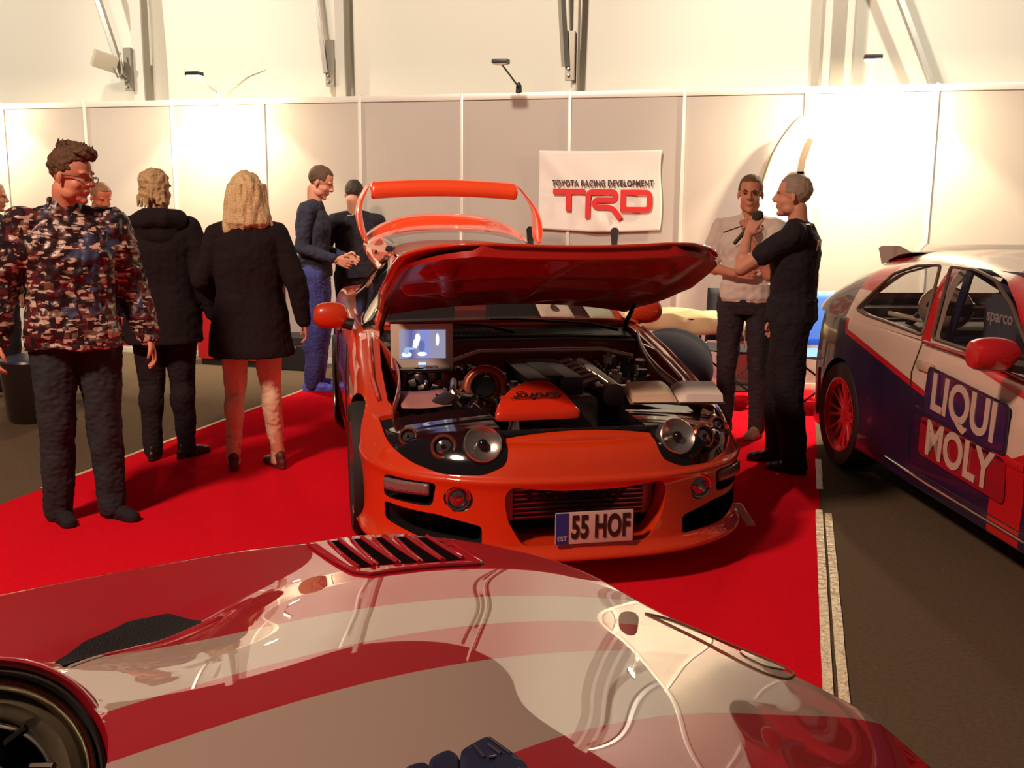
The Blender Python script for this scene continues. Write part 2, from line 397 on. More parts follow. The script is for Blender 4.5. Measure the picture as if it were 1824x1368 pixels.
# ------------------------------------------------------------------ people
def remesh(o, vox, smooth=6, fac=0.5):
    m = o.modifiers.new('r', 'REMESH'); m.mode = 'VOXEL'; m.voxel_size = vox; m.use_smooth_shade = True
    if smooth:
        s = o.modifiers.new('s', 'SMOOTH'); s.iterations = smooth; s.factor = fac
    par = o.parent; o.parent = None; bake(o); o.parent = par; o.data.shade_smooth(); return o
def wrinkle(o, amp, sc, stretch=(1, 1, 1), seed=0):
    me = o.data; n = len(me.vertices); co = [0.0] * (n * 3); no = [0.0] * (n * 3)
    me.vertices.foreach_get('co', co); me.vertex_normals.foreach_get('vector', no); nz = noise.noise
    a, b, c = sc * stretch[0], sc * stretch[1], sc * stretch[2]
    for i in range(0, n * 3, 3):
        d = amp * nz((co[i] * a, co[i + 1] * b, co[i + 2] * c + seed))
        co[i] += no[i] * d; co[i + 1] += no[i + 1] * d; co[i + 2] += no[i + 2] * d
    me.vertices.foreach_set('co', co); me.update()
def cap(bm, a, b, ra, rb, n=12, fl=1.0):
    """tapered capsule"""
    a, b = Vector(a), Vector(b); tube(bm, [a, b], [ra, rb], n)
    ell(bm, a, (ra, ra, ra), u=n, v=8); ell(bm, b, (rb, rb, rb), u=n, v=8)
def chain(bm, pts, rad, n=12):
    for i in range(len(pts) - 1): cap(bm, pts[i], pts[i + 1], rad[i], rad[i + 1], n)
def stack(bm, secs, n=20):
    """closed loft of ellipses: (cx,cy,cz,rx,ry)"""
    rings = []
    for (x, y, z, a, b) in secs:
        rings.append([bm.verts.new((x + a * math.copysign(abs(math.cos(t)) ** .85, math.cos(t)), y + b * math.copysign(abs(math.sin(t)) ** .85, math.sin(t)), z)) for t in [2 * PI * k / n for k in range(n)]])
    for p, q in zip(rings, rings[1:]):
        for k in range(n): bm.faces.new((p[k], p[(k + 1) % n], q[(k + 1) % n], q[k]))
    bm.faces.new(rings[0][::-1]); bm.faces.new(rings[-1])

def head_mesh(bm, hm, s, female=False, ears=True):
    """hm: matrix of the head (origin at head centre, faces -Y), s: head height/0.235"""
    t = bmesh.new()
    ell(t, (0, .012, .035), (.076, .095, .088), u=24, v=16)            # skull
    ell(t, (0, -.022, -.032), (.062, .068, .078), u=24, v=16)          # face
    ell(t, (0, -.045, -.085), (.038, .038, .030), u=16, v=10)          # jaw / chin
    ell(t, (0, -.076, -.098), (.020, .016, .016))                      # chin point
    for sx in (-1, 1):
        ell(t, (sx * .036, -.046, -.028), (.026, .030, .028))          # cheeks
        ell(t, (sx * .040, -.018, -.070), (.024, .038, .032))          # jaw angle
        ell(t, (sx * .030, -.074, .030), (.024, .014, .010))           # brow ridge
        if ears:
            ell(t, (sx * .078, .012, -.006), (.008, .016, .028), Euler((0.15, 0, -sx * .35)).to_matrix())
            ell(t, (sx * .077, .008, -.028), (.007, .009, .010))
    tube(t, [(0, -.080, .028), (0, -.094, .006), (0, -.108, -.017), (0, -.096, -.028)], [.010, .011, .014, .011], 10)   # nose
    for sx in (-1, 1): ell(t, (sx * .012, -.095, -.022), (.009, .012, .008))
    ell(t, (0, -.086, -.052), (.024, .012, .0075)); ell(t, (0, -.083, -.064), (.020, .012, .0080))   # lips
    bmesh.ops.transform(t, matrix=hm @ Matrix.Scale(s, 4), verts=t.verts)
    me = bpy.data.meshes.new('t'); t.to_mesh(me); t.free(); bm.from_mesh(me); bpy.data.meshes.remove(me)

def hand_mesh(bm, wr, d, palm_n, curl=0.35, s=1.0, side=1, grip=0.0):
    """wrist point, direction to the knuckles, palm normal; side=+1 thumb along cross(d,palm)"""
    d = Vector(d).normalized(); n = (Vector(palm_n) - d * d.dot(Vector(palm_n))).normalized(); l = d.cross(n) * side; wr = Vector(wr)
    P = lambda a, b, c: wr + (d * a + l * b + n * c) * s
    for b, e in ((-.026, .080), (-.009, .086), (.009, .086), (.026, .082)):
        cap(bm, P(.01, b * .6, 0), P(e, b, 0), .014 * s, .0115 * s, 10)
    for b, ln, r in ((-.030, .062, .0078), (-.010, .075, .0088), (.011, .080, .0092), (.031, .072, .0090)):
        c = curl + grip + (0.06 if b < 0 else 0); q = P(.084, b, 0); an = c * .6; pts = [q]; sg = [.45, .30, .25]
        for k in range(3):
            q = q + (d * math.cos(an) + n * math.sin(an)) * ln * sg[k] * s + l * (b * .04) * s; pts.append(q); an += c * 1.1 + .1
        chain(bm, pts, [r * s, r * .95 * s, r * .88 * s, r * .78 * s], 8)
    t0 = P(.022, .022, .004); t1 = P(.055, .048, .014 + .02 * grip); t2 = P(.080, .052, .028 + .03 * grip); t3 = P(.098, .044, .038 + .035 * grip)
    chain(bm, [t0, t1, t2, t3], [.014 * s, .012 * s, .0105 * s, .0085 * s], 8)

def person(label, loc, rz, H, J={}, look=(0, 0, 0), skin=None, top=None, trou=None, shoe=None, hair=None, female=False, group=None,
           sleeve='long', coat=None, hands=None, hairstyle='short', build=1.0, vox=.0065, toes=(0.12, -0.12), curls=(.35, .35), sock=None, legw=1.0, eyes=False, topfn=None, trou_end=None):
    e = empty('person', loc, rz, label, 'person', group)
    k = H / 1.78
    D = dict(hip=(0, 0, .94), hR=(-.095, 0, .92), hL=(.095, 0, .92), kR=(-.105, -.02, .50), kL=(.105, -.02, .50), aR=(-.11, .02, .085), aL=(.11, .02, .085),
             waist=(0, .0, 1.08), chest=(0, .0, 1.30), neck=(0, .01, 1.50), head=(0, -.012, 1.645),
             sR=(-.185, .01, 1.42), sL=(.185, .01, 1.42), eR=(-.245, .03, 1.13), eL=(.245, .03, 1.13), wR=(-.25, -.04, .875), wL=(.25, -.04, .875),
             hdR=None, hdL=None, pnR=(1, 0, 0), pnL=(-1, 0, 0))
    if female:
        D.update(sR=(-.160, .01, 1.41), sL=(.160, .01, 1.41), eR=(-.215, .03, 1.13), eL=(.215, .03, 1.13), wR=(-.225, -.03, .89), wL=(.225, -.03, .89))
    D.update(J)
    V = {a: (Vector(b) * k if b is not None else None) for a, b in D.items()}
    for a in ('pnR', 'pnL'): V[a] = Vector(D[a])
    w = build
    # --- body: one continuous surface
    bm = bmesh.new()
    hm = Matrix.Translation(V['head']) @ Euler(look).to_matrix().to_4x4()
    head_mesh(bm, hm, k * (.97 if female else 1.0), female)
    hb = hm @ Vector((0, .03, -.07)) 
    chain(bm, [V['neck'] - Vector((0, -.005, .04)) * k, hb], [.060 * k * (.85 if female else 1), .054 * k * (.85 if female else 1)], 16)
    c, wt, hp = V['chest'], V['waist'], V['hip']
    ax = (V['sL'] - V['sR']); tw = math.atan2(ax.y, ax.x)
    def torso(bm, g=0.0, lo=0.0, hi=1.0, ww=1.0):
        for p, q, a, b, rx, ry, ry2, rx2 in ((hp, wt, 0, 1, .160, .112, .100, .140), (wt, c, 0, 1, .140, .100, .118, .165)):
            pass
        t = bmesh.new(); secs = []
        for f, rx, ry in ((0, .155, .115), (.5, .150, .108), (1, .138, .098)):
            p = hp.lerp(wt, f); secs.append((p.x, p.y, p.z, (rx * ww + g) * k, (ry * w + g) * k))
        for f, rx, ry in ((.5, .148, .108), (1, .162, .116)):
            p = wt.lerp(c, f); secs.append((p.x, p.y, p.z, (rx * ww + g) * k, (ry * w + g) * k))
        sh = (V['sR'] + V['sL']) / 2
        p = c.lerp(sh, .75); secs.append((p.x, p.y, p.z, (.155 * ww + g) * k, (.098 * w + g) * k))
        p = sh + Vector((0, .01 * k, .062 * k)); secs.append((p.x, p.y, p.z, (.078 * ww + g) * k, (.062 + g) * k))
        stack(t, secs)
        M2 = Matrix.Translation(c) @ Matrix.Rotation(tw * .6, 4, 'Z') @ Matrix.Translation(-c)
        bmesh.ops.transform(t, matrix=M2, verts=t.verts)
        me = bpy.data.meshes.new('t'); t.to_mesh(me); t.free(); bm.from_mesh(me); bpy.data.meshes.remove(me)
        for s in ('R', 'L'): cap(bm, V['neck'] - Vector((0, 0, .045 * k)), V['s' + s], (.058 + g * .6) * k, (.056 * w + g * .8) * k)
    torso(bm, 0, ww=w)
    for s in ('R', 'L'):
        chain(bm, [V['s' + s], V['e' + s], V['w' + s]], [.050 * k * w, .040 * k * w, .027 * k])
        mid = V['e' + s].lerp(V['w' + s], .3); ell(bm, mid, (.042 * k * w,) * 3)
        hd = V['hd' + s] if V['hd' + s] is not None else (V['w' + s] - V['e' + s])
        hand_mesh(bm, V['w' + s], hd, V['pn' + s], curls[0 if s == 'R' else 1], k * (.9 if female else 1), side=1 if s == 'R' else -1)
        chain(bm, [V['h' + s], V['k' + s], V['a' + s]], [.084 * k * w * legw, .056 * k * legw, .040 * k])
        cm = V['k' + s].lerp(V['a' + s], .28); ell(bm, cm + Vector((0, .018 * k, 0)), (.055 * k * legw, .055 * k * legw, .11 * k))
        an = toes[0 if s == 'R' else 1]; td = Vector((math.sin(an), -math.cos(an), 0))
        cap(bm, V['a' + s] + Vector((0, 0, -.045 * k)), V['a' + s] + td * .13 * k + Vector((0, 0, -.058 * k)), .034 * k, .024 * k)
    o = fin('body', bm, skin, e); remesh(o, .0048, 6)
    # --- shoes
    for s in ('R', 'L'):
        an = toes[0 if s == 'R' else 1]; td = Vector((math.sin(an), -math.cos(an), 0)); A = V['a' + s]; g0 = A.z - .085 * k
        bm = bmesh.new(); sw = .8 if female else 1
        base = Vector((A.x, A.y, g0))
        M3 = Matrix.Translation(base) @ Matrix.Rotation(an, 4, 'Z')
        t = bmesh.new()
        for (cx, cy, cz, rx, ry, rz_) in ((0, .035, .040, .036, .042, .040), (0, -.02, .045, .038, .06, .045), (0, -.085, .035, .043, .06, .034), (0, -.140, .028, .038, .042, .026), (0, .02, .075, .042, .045, .045)):
            ell(t, (cx, cy, cz), (rx * sw, ry, rz_))
        box(t, (0, -.05, .012), (.070 * sw, .20, .022), bevel=.008); ell(t, (0, -.14, .013), (.040 * sw, .045, .013)); ell(t, (0, .04, .013), (.035 * sw, .04, .013))
        bmesh.ops.transform(t, matrix=M3 @ Matrix.Scale(k, 4), verts=t.verts)
        for v in t.verts: v.co.z = max(v.co.z, g0 + 0.001)
        me = bpy.data.meshes.new('t'); t.to_mesh(me); t.free(); bm.from_mesh(me); bpy.data.meshes.remove(me)
        o = fin('shoe', bm, shoe, e); remesh(o, .006, 3)
    # --- trousers
    bm = bmesh.new(); g = .012
    p = hp; stack(bm, [(p.x, p.y, p.z - .09 * k, (.13 * w + g) * k, (.10 + g) * k), (p.x, p.y, p.z, (.157 * w + g) * k, (.116 * w + g) * k), (wt.x, wt.y, wt.z - .05 * k, (.146 * w + g) * k, (.104 * w + g) * k)])
    for s in ('R', 'L'):
        te = trou_end or (.052, .056)
        an_ = V['a' + s] + Vector((0, .0, -.03 * k))
        chain(bm, [V['h' + s], V['k' + s], an_], [(.087 * w * legw + g) * k, (te[0] * legw + g + .006) * k, te[1] * k], 16)
        cm = V['k' + s].lerp(V['a' + s], .3); ell(bm, cm + Vector((0, .016 * k, 0)), ((te[0] * legw + g + .004) * k, (.056 * legw + g) * k, .14 * k))
    o = fin('trousers', bm, trou, e); remesh(o, vox, 6); wrinkle(o, .010 * k, 14, (1, 1, .7), seed=H * 7); wrinkle(o, .004 * k, 35, (1, 1, 1.6), seed=2)
    # --- top garment
    if topfn: topfn(e, V, k, w, torso)
    else:
        bm = bmesh.new(); torso(bm, .016, ww=w)
        for s in ('R', 'L'):
            if sleeve == 'long': chain(bm, [V['s' + s], V['e' + s], V['e' + s].lerp(V['w' + s], .93)], [.066 * k * w, .052 * k * w, .040 * k], 14)
            else:
                chain(bm, [V['s' + s], V['s' + s].lerp(V['e' + s], .56)], [.066 * k * w, .060 * k * w], 14)
        p = V['hip']; stack(bm, [(p.x, p.y, p.z - .03 * k, (.165 * w + .012) * k, (.122 * w + .014) * k), (p.x, p.y, p.z + .1 * k, (.155 * w + .012) * k, (.115 * w + .014) * k)])
        o = fin('shirt', bm, top, e); remesh(o, vox, 5); wrinkle(o, .012 * k, 11, (1, 1, .8), seed=H * 3); wrinkle(o, .005 * k, 30, seed=5)
        # collar opening
    # --- hair
    if hair:
        bm = bmesh.new(); t = bmesh.new()
        if hairstyle == 'short':
            ell(t, (0, .017, .038), (.0805, .1005, .0925), u=32, v=22)
            cutz = lambda v: (v.co.y < -.045 and v.co.z < .080) or (v.co.y < -.015 and v.co.z < .022) or (v.co.y < .035 and v.co.z < -.002) or v.co.z < -.050
        elif hairstyle == 'quiff':
            ell(t, (0, .020, .050), (.084, .098, .090), u=24, v=16)
            ell(t, (0, -.035, .120), (.060, .075, .032), Euler((.15, 0, 0)).to_matrix(), u=20, v=12); ell(t, (.01, .03, .13), (.05, .06, .026))
            for q in range(26):
                a = random.uniform(-.05, .05); b = random.uniform(-.08, .07); tube(t, [(a, b, .118), (a * 1.2, b - .012, .160)], [.012, .003], 6)
            cutz = lambda v: (v.co.y < -.045 and v.co.z < .075) or (v.co.y < -.015 and v.co.z < .02) or (v.co.y < .035 and v.co.z < -.005) or v.co.z < -.055
        elif hairstyle == 'long':
            ell(t, (0, .018, .045), (.090, .104, .094), u=28, v=18)
            for i in range(9):
                a = (i / 8 - .5) * 2.5; x = math.sin(a) * .078; y = .02 + math.cos(a) * .075
                ln = -.20 if abs(a) < 1.0 else -.24
                tube(t, [(x, y, .06), (x * 1.16, y + .010, -.06), (x * 1.50, y + .018 + .01 * abs(a), ln + .03), (x * 1.55, y + .01, ln - .03)], [.042, .046, .038, .010], 10)
            cutz = lambda v: (v.co.y < -.045 and v.co.z < .060)
        elif hairstyle == 'updo':
            ell(t, (0, .022, .045), (.088, .100, .092), u=28, v=18); ell(t, (-.025, .075, .085), (.042, .034, .036)); ell(t, (-.045, .085, .02), (.034, .030, .05)); ell(t, (.03, .08, .06), (.04, .03, .05))
            for q in range(14):
                a = random.uniform(-1.2, 1.2); x = math.sin(a) * .08; y = .02 + math.cos(a) * .08
                tube(t, [(x, y, .02), (x * 1.2, y + .01, -.04), (x * (1.2 + random.random() * .4), y + .015, -.075 - random.random() * .03)], [.016, .012, .004], 6)
            cutz = lambda v: (v.co.y < -.030 and v.co.z < .070) or (v.co.z < .0 and v.co.y < .0) or (v.co.y < .0 and v.co.z < .02)
        fr = [f for f in t.faces if all(cutz(v) for v in f.verts)]
        # flatten the cut zone inward instead of opening the surface
        for v in t.verts:
            if cutz(v): v.co = Vector((v.co.x * .80, v.co.y * .80 + .004, v.co.z * .86 + .008))
        bmesh.ops.transform(t, matrix=hm @ Matrix.Scale(k * (.97 if female else 1), 4), verts=t.verts)
        me = bpy.data.meshes.new('t'); t.to_mesh(me); t.free(); bm.from_mesh(me); bpy.data.meshes.remove(me)
        o = fin('hair', bm, hair, e); remesh(o, .0048, 2); wrinkle(o, .010 if hairstyle != 'short' else .004, 45, (1, 1, .25) if hairstyle == 'long' else (1, 1, 1), 3)
    if eyes:
        for sx in (-1, 1):
            bm = bmesh.new(); ell(bm, hm @ (Vector((sx * .030, -.0775, .010)) * k), (.0125 * k, .009 * k, .006 * k)); fin('eye', bm, mat('eye_dark', (.06, .035, .03), .3), e)
            bm = bmesh.new(); t = [hm @ (Vector((sx * x, y, z)) * k) for x, y, z in ((.014, -.092, .026), (.030, -.090, .034), (.046, -.078, .028))]; tube(bm, t, [.003 * k, .004 * k, .002 * k], 6); fin('eyebrow', bm, mat('brow', (.10, .05, .03), .8), e)
    e['_'] = 1; del e['_']
    return e, V, hm, k

skin_a = mat('skin', (.62, .27, .17), .5, vary=(12, .10), spec=.35)
skin_b = mat('skin_pale', (.68, .32, .21), .5, vary=(12, .10), spec=.35)
hair_brown = mat('hair_brown', (.10, .05, .022), .55, bump=(160, .8), vary=(60, .4))
hair_blonde = mat('hair_blonde', (.80, .60, .32), .45, bump=(140, .8), vary=(40, .35))
hair_dirty = mat('hair_dark_blonde', (.60, .43, .22), .5, bump=(140, .9), vary=(45, .5))
hair_dark = mat('hair_dark', (.03, .018, .014), .55, bump=(160, .6))
hair_grey = mat('hair_grey', (.36, .29, .22), .6, bump=(160, .6), vary=(50, .3))
black_wool = mat('black_wool', (.020, .015, .018), .95, bump=(120, .5), spec=.15)
black_cloth = mat('black_cloth', (.022, .018, .024), .85, bump=(60, .4), spec=.2)
navy_cloth = mat('navy_cloth', (.035, .035, .055), .85, bump=(60, .4), spec=.2)
black_leather = mat('black_leather', (.018, .012, .012), .35, bump=(50, .3))
jean_dark = mat('dark_jeans', (.018, .024, .032), .85, bump=(80, .12), vary=(5, .5))
jean_blue = mat('blue_lit_jeans', (.04, .045, .20), .8, bump=(80, .12), vary=(6, .5))  # denim blue, saturated further to carry the blue light falling on it
beige = mat('beige_leggings', (.78, .60, .42), .75, vary=(6, .08))

def coat_fn(m, length=.62, flare=.03, hood=False, collar=False, wn=.008, slim=1.0, armr=1.0, nm='coat', flip=0):
    def f(e, V, k, w, torso):
        bm = bmesh.new(); torso(bm, .026, ww=w * slim)
        h = V['hip']; wt = V['waist']; zl = length * k
        stack(bm, [(h.x, h.y + .01, zl, (.172 * w + .03 + flare) * k, (.135 * w + .03 + flare * .6) * k), (h.x, h.y + .01, zl + .03, (.170 * w + .03 + flare) * k, (.133 * w + .03 + flare * .6) * k), (h.x, h.y, h.z, (.165 * w + .034 + flare * .3) * k, (.128 * w + .028) * k), (wt.x, wt.y, wt.z, (.146 * w + .035) * k, (.110 * w + .025) * k), (V['chest'].x, V['chest'].y, V['chest'].z, (.162 * w + .03) * k, (.118 * w + .025) * k)], 28)
        for s in ('R', 'L'): chain(bm, [V['s' + s] - Vector((0, 0, .005)), V['e' + s], V['e' + s].lerp(V['w' + s], .98)], [.078 * k * w * armr, .066 * k * w * armr, .050 * k * armr], 16)
        if collar:
            n = V['neck']; stack(bm, [(n.x, n.y + .008, n.z - .06 * k, .095 * k, .085 * k), (n.x, n.y + .008, n.z + .05 * k, .080 * k, .080 * k)], 20)
        o = fin(nm, bm, m, e); remesh(o, .0068, 6); wrinkle(o, wn * k, 9, (1, 1, .8), seed=k * 10); wrinkle(o, wn * .5 * k, 28, seed=3)
        if hood:
            bm = bmesh.new(); n = V['neck']
            tube(bm, [n + Vector(p) * k for p in ((-.13, -.02, -.05), (-.13, .07, -.03), (-.05, .12, -.02), (.05, .12, -.02), (.14, .07, -.055), (.19, -.01, -.10))], [.05 * k, .06 * k, .065 * k, .065 * k, .05 * k, .025 * k], 14)
            ell(bm, n + Vector((0, .10, -.10)) * k, (.13 * k, .06 * k, .10 * k))
            tube(bm, [n + Vector(p) * k for p in ((.05, .10, .0), (.13, .06, -.05), (.20, .0, -.13))], [.035 * k, .03 * k, .012 * k], 10, flat=.6)
            o = fin('hood_collar', bm, m, e); remesh(o, .0068, 5); wrinkle(o, .012, 12)
    return f
# camouflage of the boy's jacket: blocky stretched cells in black, maroon, cream, navy
def camo_mat():
    m = mat('camouflage_jacket', (.1, .05, .05), .38, spec=.5, bump=(14, .5)); g = NT(m)
    oc, xyz = g.obj()
    def vor(sc, st):
        mp = g.n('ShaderNodeMapping'); mp.inputs['Scale'].default_value = st; g.nt.links.new(oc, mp.inputs[0])
        v = g.n('ShaderNodeTexVoronoi'); v.inputs['Scale'].default_value = sc; v.distance = 'CHEBYCHEV'; g.nt.links.new(mp.outputs[0], v.inputs['Vector'])
        s = g.n('ShaderNodeSeparateColor'); g.nt.links.new(v.outputs['Color'], s.inputs[0]); return s.outputs
    a = vor(22, (1, 1, 1.9)); b = vor(34, (.9, 1, 2.6)); d = vor(9, (1.5, 1, .8)); q = vor(15, (2.2, 1, .8))
    c = g.mix(g.gt(a[0], .52), (.018, .010, .012), (.10, .018, .022))
    c = g.mix(g.gt(a[1], .80), c, (.16, .09, .06))
    c = g.mix(g.gt(b[0], .76), c, (.55, .42, .34))
    c = g.mix(g.AND(g.gt(q[1], .66), g.gt(b[2], .35)), c, (.020, .012, .016))
    c = g.mix(g.AND(g.gt(d[2], .80), g.gt(a[2], .45)), c, (.05, .06, .13))
    g.nt.links.new(c, g.b.inputs['Base Color']); return m
camo_m = camo_mat()

# boy in camouflage jacket (foreground left), face in profile to the right
def camo_top(e, V, k, w, torso):
    coat_fn(camo_m, .855, .0, collar=True, wn=.022, slim=1.06, armr=1.12, nm='jacket')(e, V, k, w, torso)
E1, V1, H1, k1 = person('young man in patterned camouflage jacket and glasses, foreground left, looking right', (-3.35, 4.13, 0), R(44), 1.81,
    J=dict(head=(.03, -.055, 1.645), hL=(.10, 0, .92), aR=(-.12, .03, .085), aL=(.115, -.03, .085), eR=(-.30, .03, 1.15), wR=(-.33, -.05, .90), eL=(.27, .04, 1.14), wL=(.33, -.02, .88)),
    look=(R(12), 0, R(52)), skin=skin_a, trou=jean_dark, shoe=black_cloth, hair=hair_brown, hairstyle='quiff', build=1.10, topfn=camo_top, toes=(.2, .55), trou_end=(.062, .068), legw=1.08)
# glasses
gl = empty('glasses', (0, 0, 0)); gl.parent = E1
dark_frame = mat('glasses_frame', (.05, .02, .015), .3)
bm = bmesh.new()
for sx in (-1, 1):
    P = [H1 @ (Vector((sx * x, y, z)) * k1) for x, y, z in ((.082, .0, .006), (.060, -.070, .012), (.052, -.090, .008))]; tube(bm, P, .0025, 6)
    P = [H1 @ (Vector((sx * (.032 + .021 * math.cos(a)), -.1, .004 + .014 * math.sin(a))) * k1) for a in [2 * PI * i / 16 for i in range(17)]]; tube(bm, P, .0022, 6)
tube(bm, [H1 @ (Vector((x, -.102, .008)) * k1) for x in (-.012, .012)], .0022, 6)
bpy.data.objects.remove(gl); fin('glasses', bm, dark_frame, E1)

# woman in dark hooded coat, back to the camera
person('woman with pinned-up blonde hair in long dark hooded coat, back turned, hand hanging', (-3.66, 5.30, 0), R(180 + 26), 1.75,
    J=dict(aR=(-.10, .01, .085), aL=(.10, .03, .085), kR=(-.09, -.01, .5), kL=(.09, -.01, .5), wR=(-.30, .0, .90), eR=(-.255, .05, 1.13), hR=(-.09, 0, .92), eL=(.23, .0, 1.13), wL=(.24, -.10, .95)),
    look=(0, 0, R(-28)), skin=skin_b, trou=black_cloth, shoe=black_leather, hair=hair_dirty, hairstyle='updo', female=True,
    topfn=coat_fn(black_wool, .74, .0, hood=True, slim=1.12, armr=1.05), toes=(-.75, .0), trou_end=(.056, .056), build=1.18, legw=1.08)
# blonde woman in black coat, back to the camera
person('woman with long straight blonde hair in short black coat and beige leggings, back turned', (-3.04, 5.24, 0), R(180 + 26), 1.73,
    J=dict(aR=(-.135, .01, .085), aL=(.13, .01, .085), kR=(-.10, -.01, .5), kL=(.105, -.01, .5), eR=(-.27, .04, 1.15), wR=(-.31, .01, .90), eL=(.27, -.02, 1.15), wL=(.22, -.16, 1.05)),
    look=(0, 0, R(6)), skin=skin_b, trou=beige, shoe=mat('maroon_leather', (.10, .02, .02), .5), hair=hair_blonde, hairstyle='long', female=True,
    topfn=coat_fn(black_wool, .705, .035, collar=True, slim=1.02, armr=.95), toes=(.5, .1), trou_end=(.046, .040), build=1.08, legw=.98)
# man in dark sweater, profile to the right
person('man in dark grey sweater and blue jeans standing by the wall in profile', (-3.86, 7.70, 0), R(104), 1.85,
    J=dict(head=(0, -.07, 1.640), neck=(0, -.02, 1.50), eR=(-.21, .05, 1.14), wR=(-.16, -.20, 1.05), eL=(.21, .02, 1.13), wL=(.14, -.22, 1.06)),
    look=(R(26), 0, 0), skin=skin_a, top=navy_cloth, trou=jean_blue, shoe=mat('blue_lit_trainers', (.12, .14, .75), .5), hair=hair_brown, toes=(.1, -.1), legw=1.12, trou_end=(.06, .06))  # blue light on the trainers is put into their colour
# man in black behind the orange car
person('man with dark cropped hair in black top behind the orange car, back turned', (-3.78, 8.36, 0), R(212), 1.75,
    J=dict(head=(0.0, -.06, 1.64), neck=(0, -.03, 1.49), sR=(-.20, -.01, 1.40), sL=(.20, -.01, 1.40), eR=(-.30, -.02, 1.16), wR=(-.26, -.24, 1.06), eL=(.29, .0, 1.14), wL=(.30, -.16, .92)),
    look=(R(28), 0, R(-25)), skin=skin_a, top=black_cloth, trou=black_cloth, shoe=black_leather, hair=hair_dark, build=1.12)
# man in white shirt, facing the camera, arms crossed with one hand at his mouth
def white_top(e, V, k, w, torso):
    bm = bmesh.new(); torso(bm, .016, ww=w)
    for s in ('R', 'L'): chain(bm, [V['s' + s], V['s' + s].lerp(V['e' + s], .80)], [.070 * k * w, .064 * k * w], 14)
    p = V['hip']; stack(bm, [(p.x, p.y, p.z + .02 * k, .176 * w * k, .138 * w * k), (p.x, p.y, p.z + .12 * k, .168 * w * k, .130 * w * k)])
    o = fin('shirt', bm, mat('white_shirt', (.72, .66, .60), .7), e); remesh(o, .0065, 5); wrinkle(o, .012 * k, 11, seed=3); wrinkle(o, .006 * k, 26, seed=5)
    bm = bmesh.new(); n = V['neck']
    for sx in (-1, 1): tube(bm, [n + Vector(q) * k for q in ((sx * .01, -.085, -.08), (sx * .05, -.055, -.015), (sx * .055, .02, .012), (0, .062, .015))], [.010, .014, .015, .015], 8, flat=2)
    fin('collar', bm, mat('white_shirt', (.8, .8, .8)), e)
E6, V6, H6, k6 = person('man in white short-sleeved shirt with one hand at his mouth, facing the camera', (-0.335, 6.98, 0), R(-6), 1.76,
    J=dict(eR=(-.26, -.03, 1.16), wR=(-.05, -.19, 1.13), eL=(.17, -.20, 1.13), wL=(.03, -.245, 1.385), hdL=(-.25, .30, .9), pnL=(-.2, .9, -.2), hdR=(1, -.05, .02), pnR=(0, 1, 0), head=(0, -.03, 1.645)),
    look=(R(4), 0, R(6)), skin=skin_a, trou=mat('dark_trousers', (.030, .022, .032), .85, bump=(60, .3)), shoe=mat('tan_shoes', (.35, .22, .14), .6), hair=mat('hair_cropped', (.16, .09, .05), .7, bump=(200, .5)), topfn=white_top, eyes=True, build=1.04, toes=(.2, -.2), curls=(.4, .8))
# man in black t-shirt speaking into a microphone, profile to the left
E7, V7, H7, k7 = person('grey-haired man in black t-shirt holding a microphone, in profile to the left', (-0.03, 6.20, 0), R(-97), 1.75,
    J=dict(head=(0, -.035, 1.640), neck=(0, .0, 1.505), eR=(-.22, -.02, 1.14), wR=(-.20, -.10, .90), eL=(.19, -.28, 1.22), wL=(.075, -.27, 1.41), hdL=(-.30, .35, .85), pnL=(-.9, -.1, -.25), hR=(-.09, 0, .92), aR=(-.12, -.06, .085), aL=(.13, .08, .085), kR=(-.11, -.07, .5), kL=(.12, .02, .5)),
    look=(R(2), 0, R(2)), skin=skin_b, top=black_cloth, sleeve='short', trou=black_cloth, shoe=black_leather, hair=hair_grey, build=1.12, toes=(.1, -.3), curls=(.5, .35), legw=1.08, trou_end=(.068, .074))
gold_ink = mat('gold_ink', (.65, .38, .16), .5)
t7 = text('TEAM', 'shirt_lettering', .085 * k7, gold_ink, E7, basis((0.03, .132, 1.335), (-1, .0, 0), (0, .12, 1)), bold=.002)
# microphone
hw = E7.matrix_basis if False else (Matrix.Translation(E7.location) @ Matrix.Rotation(E7.rotation_euler.z, 4, 'Z'))
mp = hw @ (V7['wL'] + Vector((-.045, .0, .055))); mh = hw @ (H7 @ (Vector((.01, -.150, -.058)) * k7))
dv = (mh - mp).normalized()
e = empty('microphone', mp, 0, 'black handheld microphone with foam head held by the man in black t-shirt', 'microphone')
ax = dv; 
bm = bmesh.new(); lathe(bm, [(0, -.14), (.011, -.138), (.012, -.10), (.014, 0), (.017, .03), (0, .03)], (0, 0, 0), ax, 16); fin('handle', bm, lamp_black, e)
bm = bmesh.new(); ell(bm, ax * .065, (.031, .031, .042), ax.to_track_quat('Z', 'Y').to_matrix(), u=20, v=14); fin('foam_head', bm, mat('foam', (.05, .045, .04), 1.0, bump=(150, 1)), e)
# cigarette-thin pen in the other man's hand
hw6 = Matrix.Translation(E6.location) @ Matrix.Rotation(E6.rotation_euler.z, 4, 'Z')
q = hw6 @ (V6['wL'] + Vector((-.05, -.03, .06)))
bm = bmesh.new(); tube(bm, [q + Vector((-.10, -.01, -.045)), q + Vector((.02, 0, .0))], [.005, .004], 8); tag(fin('pen', bm, lamp_black), 'thin dark pen held at the mouth of the white-shirted man', 'pen')
